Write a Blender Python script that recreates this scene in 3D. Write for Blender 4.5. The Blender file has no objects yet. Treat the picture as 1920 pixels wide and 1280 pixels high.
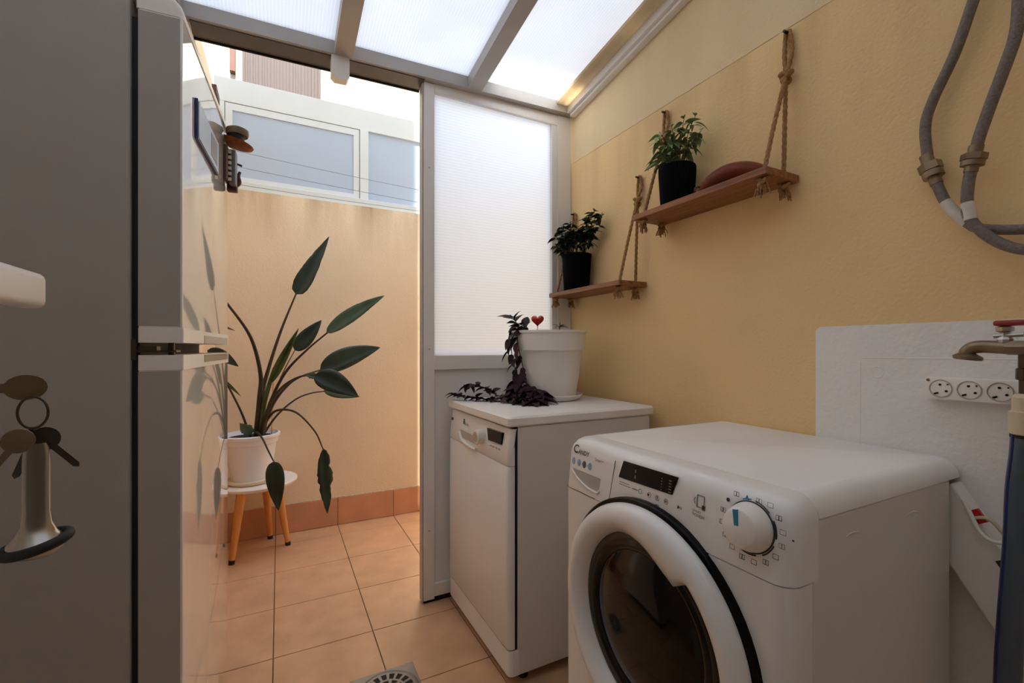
import bpy, bmesh, math, random
from mathutils import Vector, Matrix, noise

random.seed(7)
S = bpy.context.scene
COL = S.collection
PI = math.pi

# ------------------------------------------------------------------ camera
cam_d = bpy.data.cameras.new('camera')
cam_d.sensor_width = 36.0
cam_d.lens = 846.0 / 1920.0 * 36.0
cam_d.shift_y = 12.5 / 1920.0
cam_d.clip_start = 0.02
cam = bpy.data.objects.new('camera', cam_d)
COL.objects.link(cam)
cam.location = (0, 0, 1.0545)
cam.rotation_euler = (PI / 2, 0, -0.4763)
S.camera = cam

# ------------------------------------------------------------------ sky, sun, exposure
SUN_EL = math.radians(65)
W = bpy.data.worlds.new('sky')
S.world = W
W.use_nodes = True
wn = W.node_tree.nodes
wl = W.node_tree.links
bg = wn['Background']
sky = wn.new('ShaderNodeTexSky')
sky.sky_type = 'NISHITA'
sky.sun_disc = False
sky.sun_elevation = SUN_EL
sky.sun_rotation = PI
sky.air_density = 1.0
sky.dust_density = 2.5
mixw = wn.new('ShaderNodeMixRGB')
mixw.inputs[0].default_value = 0.45
mixw.inputs[2].default_value = (4.9, 6.5, 8.5, 1)
wl.new(sky.outputs[0], mixw.inputs[1])
wl.new(mixw.outputs[0], bg.inputs[0])
bg.inputs[1].default_value = 0.45

sun_d = bpy.data.lights.new('sun', 'SUN')
sun_d.energy = 28.0
sun_d.angle = math.radians(0.6)
sun_d.color = (1.0, 0.96, 0.89)
sun = bpy.data.objects.new('sun', sun_d)
COL.objects.link(sun)
sun.rotation_euler = (PI / 2 - SUN_EL, 0, 0)   # shines towards +Y and down
sun.location = (0, -6, 9)

S.view_settings.view_transform = 'Standard'
S.view_settings.look = 'None'
S.view_settings.gamma = 1.0
S.view_settings.use_curve_mapping = False
S.view_settings.exposure = 0.13
S.cycles.max_bounces = 14
S.cycles.diffuse_bounces = 8
S.cycles.glossy_bounces = 5
S.cycles.transmission_bounces = 10
S.cycles.use_denoising = True
S.cycles.sample_clamp_indirect = 8.0

# ------------------------------------------------------------------ materials
def lin(c):
    return tuple(((v / 255.0) / 12.92 if v / 255.0 <= 0.04045 else ((v / 255.0 + 0.055) / 1.055) ** 2.4) for v in c)

def mat(name, rgb, rough=0.5, metal=0.0, var=0.06, vscale=6.0, bump=0.0, bscale=80.0, coat=0.0, spec=0.5, coords='Object', stretch=None, rgb2=None, lo=0.35, hi=0.7):
    m = bpy.data.materials.new(name)
    m.use_nodes = True
    n, l = m.node_tree.nodes, m.node_tree.links
    b = n['Principled BSDF']
    c = lin(rgb)
    b.inputs['Roughness'].default_value = rough
    b.inputs['Metallic'].default_value = metal
    b.inputs['Specular IOR Level'].default_value = spec
    b.inputs['Coat Weight'].default_value = coat
    b.inputs['Coat Roughness'].default_value = 0.04
    tc = n.new('ShaderNodeTexCoord')
    mp = n.new('ShaderNodeMapping')
    if stretch:
        mp.inputs['Scale'].default_value = stretch
    l.new(tc.outputs[coords], mp.inputs[0])
    tx = n.new('ShaderNodeTexNoise')
    tx.inputs['Scale'].default_value = vscale
    tx.inputs['Detail'].default_value = 6
    l.new(mp.outputs[0], tx.inputs['Vector'])
    rp = n.new('ShaderNodeValToRGB')
    rp.color_ramp.elements[0].position = lo
    rp.color_ramp.elements[1].position = hi
    c2 = lin(rgb2) if rgb2 else tuple(min(1, v * (1 + var)) for v in c)
    c1 = c if rgb2 else tuple(v * (1 - var) for v in c)
    rp.color_ramp.elements[0].color = (*c1, 1)
    rp.color_ramp.elements[1].color = (*c2, 1)
    l.new(tx.outputs['Fac'], rp.inputs[0])
    l.new(rp.outputs[0], b.inputs['Base Color'])
    if bump > 0:
        t2 = n.new('ShaderNodeTexNoise')
        t2.inputs['Scale'].default_value = bscale
        t2.inputs['Detail'].default_value = 4
        l.new(mp.outputs[0], t2.inputs['Vector'])
        bp = n.new('ShaderNodeBump')
        bp.inputs['Strength'].default_value = bump
        bp.inputs['Distance'].default_value = 0.004
        l.new(t2.outputs['Fac'], bp.inputs['Height'])
        l.new(bp.outputs[0], b.inputs['Normal'])
    m['bsdf'] = b.name
    return m

def stained_plaster(name, rgb, rgb_stain, z_top, reach, amount):
    """plaster with rain streaks hanging down from a ledge at z_top"""
    m = mat(name, rgb, 0.9, var=0.045, vscale=2.2, bump=0.35, bscale=120, spec=0.2)
    n, l = m.node_tree.nodes, m.node_tree.links
    b = n['Principled BSDF']
    src = b.inputs['Base Color'].links[0].from_socket
    tc = n.new('ShaderNodeTexCoord')
    sep = n.new('ShaderNodeSeparateXYZ')
    l.new(tc.outputs['Object'], sep.inputs[0])
    mp = n.new('ShaderNodeMapping')
    mp.inputs['Scale'].default_value = (7, 7, 1.1)
    l.new(tc.outputs['Object'], mp.inputs[0])
    tx = n.new('ShaderNodeTexNoise')
    tx.inputs['Scale'].default_value = 1.0
    tx.inputs['Detail'].default_value = 5
    l.new(mp.outputs[0], tx.inputs['Vector'])
    dz = n.new('ShaderNodeMapRange')
    dz.inputs['From Min'].default_value = z_top - reach
    dz.inputs['From Max'].default_value = z_top
    l.new(sep.outputs['Z'], dz.inputs['Value'])
    up = n.new('ShaderNodeMath'); up.operation = 'POWER'
    l.new(dz.outputs[0], up.inputs[0]); up.inputs[1].default_value = 1.6
    th = n.new('ShaderNodeMapRange')
    th.inputs['From Min'].default_value = 0.42
    th.inputs['From Max'].default_value = 0.72
    l.new(tx.outputs['Fac'], th.inputs['Value'])
    mu = n.new('ShaderNodeMath'); mu.operation = 'MULTIPLY'
    l.new(up.outputs[0], mu.inputs[0]); l.new(th.outputs[0], mu.inputs[1])
    m2 = n.new('ShaderNodeMath'); m2.operation = 'MULTIPLY'
    l.new(mu.outputs[0], m2.inputs[0]); m2.inputs[1].default_value = amount
    mix = n.new('ShaderNodeMixRGB')
    l.new(m2.outputs[0], mix.inputs[0])
    l.new(src, mix.inputs[1])
    mix.inputs[2].default_value = (*lin(rgb_stain), 1)
    l.new(mix.outputs[0], b.inputs['Base Color'])
    return m

def fluted_sheet(name, rgb, axis, period=0.011, trans=0.85, wear=0.0):
    """milky multiwall polycarbonate: light passes diffusely; fine flutes"""
    m = bpy.data.materials.new(name)
    m.use_nodes = True
    n, l = m.node_tree.nodes, m.node_tree.links
    n.remove(n['Principled BSDF'])
    out = n['Material Output']
    tc = n.new('ShaderNodeTexCoord')
    sep = n.new('ShaderNodeSeparateXYZ')
    l.new(tc.outputs['Object'], sep.inputs[0])
    k = n.new('ShaderNodeMath'); k.operation = 'MULTIPLY'; k.inputs[1].default_value = 2 * PI / period
    l.new(sep.outputs[axis], k.inputs[0])
    s = n.new('ShaderNodeMath'); s.operation = 'SINE'
    l.new(k.outputs[0], s.inputs[0])
    mr = n.new('ShaderNodeMapRange')
    mr.inputs['From Min'].default_value = -1
    mr.inputs['From Max'].default_value = 1
    mr.inputs['To Min'].default_value = 0.93
    mr.inputs['To Max'].default_value = 1.0
    l.new(s.outputs[0], mr.inputs['Value'])
    tx = n.new('ShaderNodeTexNoise')
    tx.inputs['Scale'].default_value = 5
    tx.inputs['Detail'].default_value = 6
    l.new(tc.outputs['Object'], tx.inputs['Vector'])
    w = n.new('ShaderNodeMapRange')
    w.inputs['From Min'].default_value = 0.3
    w.inputs['From Max'].default_value = 0.7
    w.inputs['To Min'].default_value = 1.0 - wear
    w.inputs['To Max'].default_value = 1.0
    l.new(tx.outputs['Fac'], w.inputs['Value'])
    mm = n.new('ShaderNodeMath'); mm.operation = 'MULTIPLY'
    l.new(mr.outputs[0], mm.inputs[0]); l.new(w.outputs[0], mm.inputs[1])
    vm = n.new('ShaderNodeMixRGB'); vm.blend_type = 'MULTIPLY'; vm.inputs[0].default_value = 1
    vm.inputs[1].default_value = (*lin(rgb), 1)
    l.new(mm.outputs[0], vm.inputs[2])
    t = n.new('ShaderNodeBsdfTranslucent'); l.new(vm.outputs[0], t.inputs[0])
    d = n.new('ShaderNodeBsdfDiffuse'); l.new(vm.outputs[0], d.inputs[0])
    g = n.new('ShaderNodeBsdfGlossy'); g.inputs['Roughness'].default_value = 0.25
    mx = n.new('ShaderNodeMixShader'); mx.inputs[0].default_value = trans
    l.new(d.outputs[0], mx.inputs[1]); l.new(t.outputs[0], mx.inputs[2])
    my = n.new('ShaderNodeMixShader'); my.inputs[0].default_value = 0.03
    l.new(mx.outputs[0], my.inputs[1]); l.new(g.outputs[0], my.inputs[2])
    l.new(my.outputs[0], out.inputs[0])
    return m

M = {}
M['wall_yellow'] = stained_plaster('yellow_plaster', (236, 204, 150), (190, 158, 114), 1.946, 0.60, 0.6)
M['ledge'] = mat('ledge_grime', (218, 190, 142), 0.95, rgb2=(186, 152, 108), vscale=14)
M['wall_upper'] = stained_plaster('upper_plaster', (229, 206, 165), (164, 130, 94), 2.6, 1.1, 0.4)
M['wall_court'] = stained_plaster('courtyard_plaster', (226, 209, 182), (150, 120, 82), 1.93, 0.34, 0.85)
M['wall_peach'] = mat('peach_plaster', (232, 200, 160), 0.9, bump=0.3, bscale=110, spec=0.2)
M['wall_house'] = mat('house_plaster', (226, 212, 190), 0.9, bump=0.3, bscale=110, spec=0.2)
M['facade'] = mat('neighbour_facade', (188, 176, 156), 0.9, bump=0.2, spec=0.2)
M['paint_white'] = mat('white_wall_paint', (232, 230, 226), 0.75, var=0.05, vscale=3, bump=0.5, bscale=70, spec=0.3)
M['tile'] = mat('terracotta_tile', (200, 160, 124), 0.42, var=0.10, vscale=9, bump=0.12, bscale=60, coat=0.05)
M['tile_dark'] = mat('terracotta_skirting', (196, 144, 110), 0.5, var=0.09, vscale=9, bump=0.15, bscale=60)
M['grout'] = mat('grout', (112, 82, 62), 0.95, var=0.12, vscale=40)
M['mortar'] = mat('mortar', (196, 180, 158), 0.95, var=0.15, vscale=60, bump=0.6)
M['alu'] = mat('white_lacquered_aluminium', (228, 224, 220), 0.38, var=0.03, vscale=4, spec=0.5)
M['alu_and_recess_grey'] = mat('grey_alu_and_recess_shade', (176, 171, 166), 0.45, var=0.05, vscale=8)  # aluminium parts, and flush grip recesses whose shade is put into this grey
M['alu_dark'] = mat('track_aluminium', (92, 92, 92), 0.5, var=0.06, vscale=10)
M['rubber'] = mat('black_rubber', (22, 20, 20), 0.7, var=0.2)
M['panel_grey'] = mat('lower_sandwich_panel', (230, 228, 226), 0.5, var=0.03)
M['gallery_white'] = mat('gallery_frame_white', (206, 212, 212), 0.4, var=0.02)
M['frosted'] = mat('frosted_gallery_glass', (168, 182, 200), 0.35, var=0.03, vscale=1.5)
M['fluted_wall'] = fluted_sheet('fluted_partition_sheet', (232, 241, 255), 'Z', 0.0125, 0.97)
M['fluted_roof'] = fluted_sheet('fluted_roof_sheet', (238, 241, 246), 'X', 0.011, 0.80, 0.05)
M['flashing'] = fluted_sheet('weathered_edge_strip', (240, 222, 192), 'X', 0.05, 0.55, 0.45)
M['enamel'] = mat('white_enamel', (230, 229, 228), 0.32, var=0.02, vscale=3, coat=0.25)
M['enamel_grey'] = mat('cabinet_enamel', (216, 212, 207), 0.42, var=0.03, vscale=3, bump=0.03, bscale=200)
M['lid'] = mat('worktop_lid', (234, 231, 228), 0.42, var=0.03, vscale=5)
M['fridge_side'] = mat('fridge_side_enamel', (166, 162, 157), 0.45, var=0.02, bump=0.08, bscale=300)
M['fridge_front'] = mat('fridge_gloss_front', (226, 224, 220), 0.06, var=0.01, coat=1.0, spec=0.9)
M['plastic_white'] = mat('white_plastic', (232, 229, 224), 0.35, var=0.02)
M['plastic_pot'] = mat('white_pot_plastic', (228, 226, 224), 0.4, var=0.03, vscale=5)
M['pot_bluish'] = mat('white_courtyard_pot', (226, 229, 238), 0.4, var=0.03, vscale=5)
M['socket_grey'] = mat('socket_grey', (180, 172, 162), 0.45)
M['cream'] = mat('cream_saucer', (222, 208, 180), 0.55, var=0.05)
M['black_pot'] = mat('black_plastic_pot', (7, 7, 9), 0.8, var=0.15, spec=0.06)
M['display'] = mat('black_display', (6, 5, 6), 0.18, var=0.1, coat=0.0, spec=0.15)
M['dark_glass'] = mat('dark_porthole_glass', (9, 8, 8), 0.06, var=0.3, vscale=5, coat=0.0, spec=0.28, rgb2=(20, 19, 17))
M['dark_inner'] = mat('dark_porthole_rim', (22, 18, 17), 0.25, var=0.2)
M['dark_gap'] = mat('shadow_gap_black', (14, 12, 11), 0.8)
M['ink'] = mat('printed_ink', (58, 54, 54), 0.6)
M['ink_grey'] = mat('printed_grey_ink', (128, 122, 120), 0.6)
M['ink_blue'] = mat('printed_blue_ink', (140, 172, 200), 0.6)
M['mark_blue'] = mat('knob_blue_mark', (40, 124, 156), 0.5)
M['rust'] = mat('rust_stain', (168, 104, 60), 0.8, var=0.3, vscale=40)
M['wood'] = mat('stained_pine', (116, 68, 36), 0.5, rgb2=(164, 108, 62), vscale=4, stretch=(22, 1.0, 22), bump=0.15, bscale=20)
M['beech'] = mat('beech_leg', (206, 140, 72), 0.45, rgb2=(222, 164, 96), vscale=5, stretch=(10, 10, 1))
M['rope'] = mat('jute_rope', (158, 116, 72), 0.9, var=0.25, vscale=120, bump=0.6, bscale=300)
M['bowl'] = mat('reddish_brown_wood', (92, 38, 18), 0.5, rgb2=(122, 58, 30), spec=0.2, vscale=8, stretch=(4, 1, 4))
M['leaf_big'] = mat('strelitzia_leaf', (14, 30, 20), 0.4, rgb2=(30, 54, 40), vscale=9, spec=0.5)
M['leaf_pale'] = mat('strelitzia_leaf_underside', (50, 74, 56), 0.5, rgb2=(72, 96, 76), vscale=9)
M['rib'] = mat('leaf_midrib', (66, 88, 66), 0.5)
M['stem_green'] = mat('green_stalk', (48, 60, 26), 0.5, rgb2=(78, 92, 44), vscale=12)
M['stem_dark'] = mat('dark_stalk', (34, 26, 18), 0.5, rgb2=(52, 42, 26), vscale=12)
M['stem_brown'] = mat('woody_stem', (104, 82, 56), 0.7, var=0.2)
M['leaf_dark'] = mat('small_dark_leaf', (14, 34, 18), 0.35, rgb2=(30, 58, 32), vscale=30, spec=0.6)
M['leaf_light'] = mat('narrow_green_leaf', (84, 116, 60), 0.45, rgb2=(152, 174, 122), vscale=40)
M['leaf_fresh'] = mat('fresh_leaf', (48, 92, 44), 0.45, rgb2=(66, 116, 58), vscale=30)
M['leaf_purple'] = mat('purple_trailing_leaf', (34, 16, 24), 0.6, spec=0.25, rgb2=(66, 34, 46), vscale=30)
M['soil'] = mat('dark_soil', (28, 22, 20), 0.95, var=0.4, vscale=60, bump=1.0, bscale=90)
M['red'] = mat('red_heart_plastic', (176, 14, 16), 0.22, var=0.12, coat=0.5)
M['red_lever'] = mat('red_tap_lever', (138, 36, 26), 0.4, var=0.2)
M['red_switch'] = mat('red_rocker_switch', (190, 16, 24), 0.25)
M['brass'] = mat('dull_brass', (138, 120, 96), 0.42, metal=0.8, var=0.15, vscale=30)
M['nickel'] = mat('brushed_nickel', (176, 170, 162), 0.28, metal=1.0, var=0.05)
M['steel_dark'] = mat('dark_steel', (84, 76, 70), 0.4, metal=0.9, var=0.1)
M['braid'] = mat('grey_braided_hose', (116, 104, 96), 0.6, var=0.2, vscale=160, bump=0.5, bscale=260)
M['hose_blue'] = mat('grey_blue_hose', (72, 84, 96), 0.4, var=0.08, vscale=12)
M['hose_navy'] = mat('navy_hose_stripe', (28, 34, 92), 0.4)
M['tape'] = mat('white_tape', (206, 200, 192), 0.6, var=0.06, vscale=50)
M['grate'] = mat('galvanised_grate', (142, 138, 134), 0.45, metal=0.7, var=0.15, vscale=20)
M['wire'] = mat('blue_grey_line', (128, 136, 158), 0.5)
M['shutter'] = mat('brown_slat_blind', (64, 51, 48), 0.7, var=0.25, vscale=30, stretch=(14, 14, 0.3))
M['teal'] = mat('teal_card', (70, 110, 122), 0.4, rgb2=(128, 78, 52), vscale=24)
M['hat'] = mat('brown_straw', (128, 66, 26), 0.7, var=0.3, vscale=80)
M['hat_band'] = mat('hat_crown_grey_brown', (120, 98, 74), 0.7, var=0.2)
M['ivory'] = mat('ivory', (214, 200, 172), 0.5)
M['copper'] = mat('brown_figure', (84, 42, 28), 0.5, var=0.2)
M['shower_tan'] = mat('tan_plug', (206, 188, 158), 0.5)

# ------------------------------------------------------------------ mesh building
def new_obj(name, bm, m, parent=None, smooth=None, bevel=None):
    me = bpy.data.meshes.new(name)
    bmesh.ops.recalc_face_normals(bm, faces=bm.faces[:])
    bm.to_mesh(me)
    bm.free()
    if m:
        me.materials.append(M[m] if isinstance(m, str) else m)
    o = bpy.data.objects.new(name, me)
    COL.objects.link(o)
    if smooth is not None:
        for p in me.polygons:
            p.use_smooth = True
        if smooth < 180:
            try:
                me.set_sharp_from_angle(angle=math.radians(smooth))
            except Exception:
                pass
    if parent is not None:
        o.parent = parent
        base = Vector((0, 0, 0))
        q = parent
        loc = False
        while q is not None:
            base += q.location
            loc = loc or bool(q.get('local'))
            q = q.parent
        o.location = Vector((0, 0, 0)) if loc else -base
    if bevel:
        b = o.modifiers.new('bevel', 'BEVEL')
        b.width = bevel
        b.segments = 3
        b.limit_method = 'ANGLE'
        b.angle_limit = math.radians(40)
    return o

def BM():
    return bmesh.new()

def box(bm, a, b, rot=None, bev=0.0, seg=2):
    x0, y0, z0 = a; x1, y1, z1 = b
    r = bmesh.ops.create_cube(bm, size=1.0)
    vs = r['verts']
    c = Vector(((x0 + x1) / 2, (y0 + y1) / 2, (z0 + z1) / 2))
    s = Vector((x1 - x0, y1 - y0, z1 - z0))
    for v in vs:
        v.co = Vector((v.co.x * s.x, v.co.y * s.y, v.co.z * s.z)) + c
    if bev > 0:
        es = list({e for v in vs for e in v.link_edges})
        g = bmesh.ops.bevel(bm, geom=es, offset=bev, segments=seg, affect='EDGES', profile=0.5)
        vs = [v for v in g['verts']]
    if rot is not None:
        M4, piv = rot
        al = set(vs)
        for v in al:
            v.co = M4 @ (v.co - Vector(piv)) + Vector(piv)
    return bm

def smooth_path(pts, n=6):
    P = [Vector(p) for p in pts]
    if len(P) < 3:
        return [P[0].lerp(P[1], i / n) for i in range(n + 1)]
    out = []
    Q = [P[0] * 2 - P[1]] + P + [P[-1] * 2 - P[-2]]
    for i in range(1, len(Q) - 2):
        p0, p1, p2, p3 = Q[i - 1], Q[i], Q[i + 1], Q[i + 2]
        for k in range(n):
            t = k / n
            out.append(0.5 * ((2 * p1) + (-p0 + p2) * t + (2 * p0 - 5 * p1 + 4 * p2 - p3) * t * t + (-p0 + 3 * p1 - 3 * p2 + p3) * t ** 3))
    out.append(P[-1])
    return out

def tube(bm, pts, r, seg=8, cap=True, twist=0.0, lobe=0.0, nl=3):
    """pts: smoothed points; r: radius, list or function of t"""
    n = len(pts)
    up = Vector((0.13, 0.31, 0.94)).normalized()
    rings = []
    prev = None
    for i, p in enumerate(pts):
        d = (pts[min(i + 1, n - 1)] - pts[max(i - 1, 0)])
        if d.length < 1e-9:
            d = Vector((0, 0, 1))
        d.normalize()
        if prev is None:
            a = up.cross(d)
            if a.length < 0.1:
                a = Vector((1, 0, 0)).cross(d)
        else:
            a = prev - d * prev.dot(d)
        a.normalize()
        prev = a
        b = d.cross(a)
        t = i / max(1, n - 1)
        rr = r(t) if callable(r) else (r[i] if isinstance(r, (list, tuple)) else r)
        ring = []
        for k in range(seg):
            th = 2 * PI * k / seg
            q = rr * (1 + lobe * math.cos(nl * (th - twist * i)))
            ring.append(bm.verts.new(p + a * math.cos(th) * q + b * math.sin(th) * q))
        rings.append(ring)
    for i in range(n - 1):
        for k in range(seg):
            k2 = (k + 1) % seg
            bm.faces.new((rings[i][k], rings[i][k2], rings[i + 1][k2], rings[i + 1][k]))
    if cap:
        bm.faces.new(rings[0][::-1])
        bm.faces.new(rings[-1])
    return bm

def lathe(bm, prof, c=(0, 0, 0), axis='Z', seg=40, arc=None):
    """prof: (radius, height) list; spun round an axis through c; radius 0 closes"""
    c = Vector(c)
    def P(r, h, th):
        x, y = r * math.cos(th), r * math.sin(th)
        if axis == 'Z':
            return c + Vector((x, y, h))
        if axis == 'X':
            return c + Vector((h, x, y))
        return c + Vector((x, h, y))
    rings = []
    for r, h in prof:
        if r < 1e-6:
            rings.append([bm.verts.new(P(0, h, 0))])
        else:
            rings.append([bm.verts.new(P(r, h, 2 * PI * k / seg)) for k in range(seg)])
    for A, B in zip(rings, rings[1:]):
        if len(A) == 1 and len(B) == 1:
            continue
        for k in range(seg):
            k2 = (k + 1) % seg
            if len(A) == 1:
                bm.faces.new((A[0], B[k], B[k2]))
            elif len(B) == 1:
                bm.faces.new((A[k], A[k2], B[0]))
            else:
                bm.faces.new((A[k], A[k2], B[k2], B[k]))
    return bm

def rr_ring(x0, x1, y0, y1, rf, rb, n=6):
    """rounded rectangle, corner radius rf on the low-x side, rb on the high-x side"""
    pts = []
    for cx, cy, r, a0 in ((x1 - rb, y1 - rb, rb, 0), (x0 + rf, y1 - rf, rf, 90), (x0 + rf, y0 + rf, rf, 180), (x1 - rb, y0 + rb, rb, 270)):
        for k in range(n + 1):
            a = math.radians(a0 + 90 * k / n)
            pts.append((cx + r * math.cos(a), cy + r * math.sin(a)))
    return pts

def loft(bm, rings, cap=True):
    R = [[bm.verts.new(p) for p in ring] for ring in rings]
    n = len(R[0])
    for A, B in zip(R, R[1:]):
        for k in range(n):
            k2 = (k + 1) % n
            bm.faces.new((A[k], A[k2], B[k2], B[k]))
    if cap:
        bm.faces.new(R[0][::-1])
        bm.faces.new(R[-1])
    return bm

def prism(bm, poly, d0, d1, axis='X'):
    """extrude a 2-D polygon along an axis from d0 to d1; poly in the other two axes"""
    def P(u, v, d):
        return {'X': (d, u, v), 'Y': (u, d, v), 'Z': (u, v, d)}[axis]
    A = [bm.verts.new(P(u, v, d0)) for u, v in poly]
    B = [bm.verts.new(P(u, v, d1)) for u, v in poly]
    n = len(poly)
    for k in range(n):
        bm.faces.new((A[k], A[(k + 1) % n], B[(k + 1) % n], B[k]))
    bm.faces.new(A[::-1]); bm.faces.new(B)
    return bm

def thing(name, label, cat, loc=(0, 0, 0), group=None, rotz=0.0, local=False):
    o = bpy.data.objects.new(name, None)
    o.empty_display_size = 0.05
    COL.objects.link(o)
    o.location = loc
    o.rotation_euler = (0, 0, rotz)
    if label:
        o['label'] = label
        o['category'] = cat
    if group:
        o['group'] = group
    if local:
        o['local'] = 1
    bpy.context.view_layer.update()
    return o

def tag(o, label, cat, group=None):
    o['label'] = label; o['category'] = cat
    if group:
        o['group'] = group
    return o

def struct(o):
    o['kind'] = 'structure'
    return o

def stuff(o):
    o['kind'] = 'stuff'
    return o

def B(name, a, b, m, parent=None, bevel=None):
    return new_obj(name, box(BM(), a, b), m, parent, None, bevel)

def text(body, size, org, right, up, nrm, m, parent, name='print', shear=0.0, eps=0.0006, align='LEFT', sx=1.0, bold=0.0):
    cu = bpy.data.curves.new('t', 'FONT')
    cu.body = body; cu.size = size; cu.shear = shear; cu.align_x = align
    cu.resolution_u = 3
    cu.offset = size * bold
    o = bpy.data.objects.new('t', cu)
    COL.objects.link(o)
    dg = bpy.context.evaluated_depsgraph_get()
    me = bpy.data.meshes.new_from_object(o.evaluated_get(dg))
    bpy.data.objects.remove(o)
    bm = BM(); bm.from_mesh(me)
    bpy.data.meshes.remove(me)
    org, right, up, nrm = Vector(org), Vector(right), Vector(up), Vector(nrm)
    for v in bm.verts:
        v.co = org + right * v.co.x * sx + up * v.co.y + nrm * eps
    return new_obj(name, bm, m, parent)

# ------------------------------------------------------------------ floor
XL, XR, YB, YF = -0.95, 1.26, -0.60, 2.88
floor = struct(B('floor', (XL - 0.1, YB - 0.1, -0.08), (XR + 0.1, YF + 0.1, -0.003), 'grout'))
PT = 0.3291
def tile_bm(x0, x1, y0, y1, z0=-0.006, z1=0.0):
    bm = BM()
    g = 0.0017
    box(bm, (x0 + g, y0 + g, z0), (x1 - g, y1 - g, z1))
    top = [e for e in bm.edges if all(abs(v.co.z - z1) < 1e-6 for v in e.verts)]
    bmesh.ops.bevel(bm, geom=top, offset=0.0012, segments=1, affect='EDGES')
    return bm
for i in range(-3, 4):
    for j in range(-1, 11):
        x0 = max(XL, -0.0185 + PT * i); x1 = min(XR, -0.0185 + PT * (i + 1))
        y1 = min(YF, 2.7228 - PT * j); y0 = max(YB, 2.7228 - PT * (j + 1))
        if x1 - x0 < 0.01 or y1 - y0 < 0.01:
            continue
        new_obj('floor_tile', tile_bm(x0, x1, y0, y1), 'tile', floor)

# ------------------------------------------------------------------ walls
wr = struct(B('wall_right', (XR, YB, 0), (XR + 0.16, YF, 1.946), 'wall_yellow'))
B('upper_coat', (XR + 0.006, YB, 1.946), (XR + 0.16, 1.83, 2.60), 'wall_upper', wr)
bm = BM()
p = [Vector((XR + 0.001, YB + 2.40 * k / 90, 1.9455 + 0.0022 * noise.noise(Vector((k * 0.6, 5, 0))))) for k in range(91)]
tube(bm, p, [0.0020 + 0.0012 * noise.noise(Vector((k * 0.8, 9, 0))) for k in range(91)], 6)
new_obj('plaster_ledge', bm, 'ledge', wr)
# white paint patch behind the machine: a thin coat with one rounded corner
bm = BM()
poly = [(-0.6, 0.0), (0.691, 0.0), (0.691, 1.09)] + [(0.677 + 0.014 * math.cos(a), 1.096 + 0.014 * math.sin(a)) for a in [0.0, 0.4, 0.8, 1.2, 1.57]] + [(-0.6, 1.112)]
prism(bm, poly, XR - 0.0015, XR + 0.01, 'X')
o = new_obj('white_paint', bm, 'paint_white', wr); o['label'] = 'white painted patch on the yellow wall'
bm = BM()
tube(bm, smooth_path([(XR - 0.001, 0.589, 0.60), (XR - 0.001, 0.588, 1.02)], 4), 0.0016, 6)
tube(bm, smooth_path([(XR - 0.001, 0.588, 1.031), (XR - 0.001, 0.30, 1.033)], 4), 0.0016, 6)
for k in range(12):
    pass
ring = [Vector((XR - 0.001, 0.553 + 0.013 * math.cos(a * PI / 8), 0.998 + 0.013 * math.sin(a * PI / 8))) for a in range(17)]
tube(bm, ring, 0.0014, 6, cap=False)
new_obj('painted_over_conduit', bm, 'paint_white', wr)

wf = struct(B('wall_far', (XL, YF, 0), (XR + 0.16, YF + 0.16, 1.925), 'wall_court'))
wcl = struct(B('wall_courtyard_left', (-0.45, 1.93, 0), (-0.305, YF, 2.415), 'wall_peach'))
B('coping', (-0.46, 2.74, 2.36), (-0.285, YF, 2.40), 'copper', wcl)
wl_ = struct(B('wall_left', (XL - 0.12, YB, 0), (XL, 1.93, 2.55), 'wall_house'))
# house wall above and behind the camera; its unseen roof edge steps down on the right, shaped to place the shadow line
bm = BM()
box(bm, (-4.0, YB - 0.30, 0), (-0.32, YB, 12.0))
box(bm, (-0.32, YB - 0.30, 2.02), (0.55, YB, 12.0))
box(bm, (0.55, YB - 0.30, 0), (0.83, YB, 12.0))
box(bm, (0.83, YB - 0.30, 0), (4.0, YB, 7.11))
hb = struct(new_obj('wall_back', bm, 'wall_house'))
# the dark room behind the open kitchen doorway
bm = BM()
box(bm, (-1.2, -2.6, -0.08), (1.2, -0.9, 0.0))
box(bm, (-1.2, -2.6, 2.4), (1.2, -0.9, 2.5))
box(bm, (-1.3, -2.6, 0), (-1.2, -0.9, 2.4))
box(bm, (1.2, -2.6, 0), (1.3, -0.9, 2.4))
box(bm, (-1.2, -2.7, 0), (1.2, -2.6, 2.4))
struct(new_obj('wall_kitchen', bm, 'wall_house'))
# wall piece left of the opening
struct(B('wall_left_return', (XL, 1.815, 0), (-0.262, 1.93, 2.16), 'wall_peach'))

# skirting tiles
bb = struct(B('baseboard_far', (-0.305, YF - 0.004, 0), (XR, YF + 0.002, 0.166), 'mortar'))
for i in range(-1, 4):
    x0 = max(-0.304, -0.0185 + PT * i); x1 = min(XR, -0.0185 + PT * (i + 1))
    bm = BM(); box(bm, (x0 + 0.0015, YF - 0.012, 0.002), (x1 - 0.0015, YF - 0.004, 0.163), bev=0.0012, seg=1)
    new_obj('skirting_tile', bm, 'tile_dark', bb)
bm = BM()
p = [Vector((-0.30 + 1.55 * k / 60, YF - 0.006, 0.165 + 0.003 * noise.noise(Vector((k * 0.7, 0, 0))))) for k in range(61)]
tube(bm, p, [0.0045 + 0.002 * noise.noise(Vector((k * 0.9, 3, 0))) for k in range(61)], 6)
new_obj('mortar_bead', bm, 'mortar', bb)
bl = struct(B('baseboard_left', (-0.305, 1.94, 0), (-0.301, YF - 0.014, 0.166), 'mortar'))
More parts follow.
